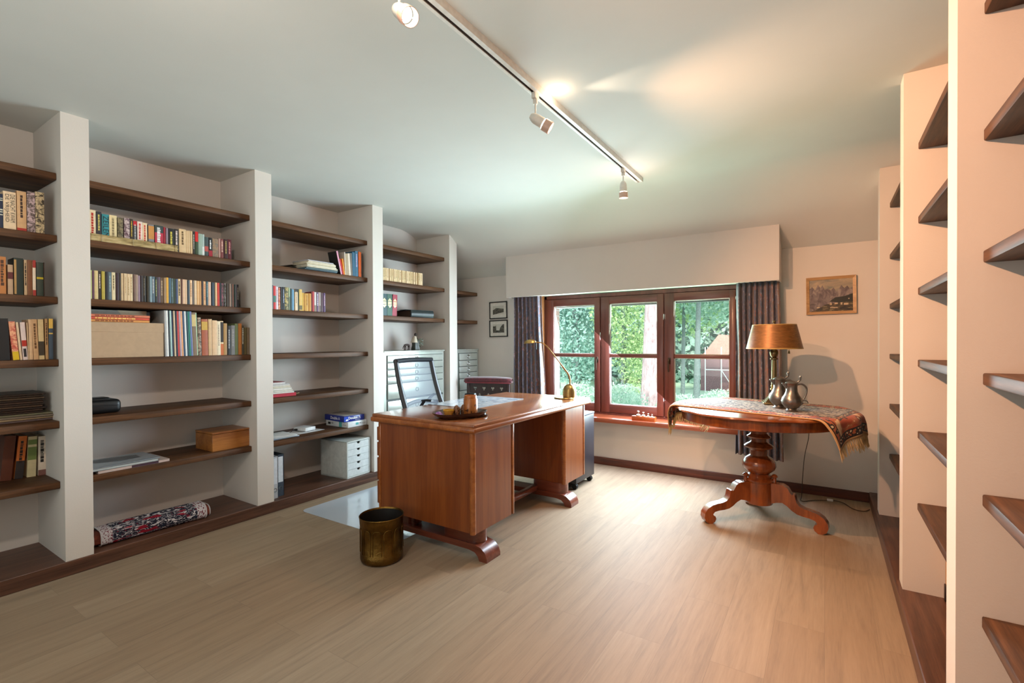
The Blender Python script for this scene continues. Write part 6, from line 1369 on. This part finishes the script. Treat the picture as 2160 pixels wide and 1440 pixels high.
t = thing('garden_tree', 'big pale trunk filling the right of the middle sash', 'tree', (-2.66, 9.0, G))
trunk(t, [(0.0, 0, 0), (0.0, 0, 0.5), (0.015, 0, 1.2), (0.035, 0, 2.4), (0.06, 0, 4.2)], [0.31, 0.275, 0.25, 0.215, 0.17], m_bark)
crown(cl_big, t, (0.2, 0.6, 5.2), (0.9, 0.9, 0.7), 0.5)
tree('slim grey-stemmed tree through the right sash, thicker one', -2.40, 11.2, cl_big, [(0.1, 1.2, 3.4, 0.55, 0.3)], [(0, 0, 0), (0.03, 0, 1.5), (0.07, 0, 3.2)], 0.075)
tree('slim grey-stemmed tree through the right sash, thinner one', -2.98, 12.4, cl_yel, [(0.1, 1.0, 3.1, 0.9, 0.3)], [(0, 0, 0), (0.02, 0, 1.5), (0.05, 0, 3.4)], 0.055)
for i, (x, y, zt, s, lab) in enumerate([(-4.05, 8.6, 0.47, 0.95, 'pale clipped bush low in the left sash'), (-2.86, 7.6, 0.59, 0.92, 'pale clipped bush in front of the big trunk'),
        (-1.98, 8.0, 0.42, 0.85, 'pale clipped bush low in the right sash, left one'), (-1.62, 9.6, 0.37, 0.8, 'small green bush low in the right sash, right one')]):
    t = thing('clipped_bush', lab, 'bush', (x, y, G)); hz = (zt-G)/2; crown(cl_pale, t, (0, 0, hz), (s, s, hz/0.42), i)
    m = M(); m.tube([(0, 0, 0), (0.02, 0, 0.3)], 0.02, 8); m.build('stem', m_bark2, t)
# neighbouring house
m_brick2 = plain('8a6c70', 0.9, name='mauve_brick', var=0.35)
t = thing('neighbour_house', 'brick house with reddish roof behind the garden, right sash', 'house', (-2.75, 17.5, G))
m = M(); m.box(-0.85, 0.42, 0, 3, 0, 1.25); m.build('brick_wall', m_brick2, t)
m = M(); m.prism([(-0.75, 1.25), (0.45, 1.25), (0.02, 1.9), (-0.25, 1.92)], (1, 0, 0), (0, 0, 1), (0, 1, 0), (0, -0.1, 0), 2.6); m.build('tiled_roof', plain('c88c80', 0.8, name='roof_tiles', var=0.2), t)
m = M(); m.box(0.30, 0.37, -0.08, 0, 0, 1.3); m.build('downpipe', plain('e8e8e8', 0.5), t)
m = M()
for z in (0.75, 1.2): m.tube([(-0.6, -0.5, z), (0.3, -0.5, z)], 0.018, 6)
for x in (-0.6, -0.1, 0.3): m.tube([(x, -0.5, 0), (x, -0.5, 1.5)], 0.018, 6)
m.tube([(-0.1, -0.5, 0.75), (0.3, -0.5, 0.1)], 0.015, 6)
prop(m.build('scaffold_frame', plain('f0eef0', 0.4, name='scaffold_tube'), loc=(-2.75, 17.5, G)), 'white tubular scaffold frame before the neighbouring house', 'scaffold')
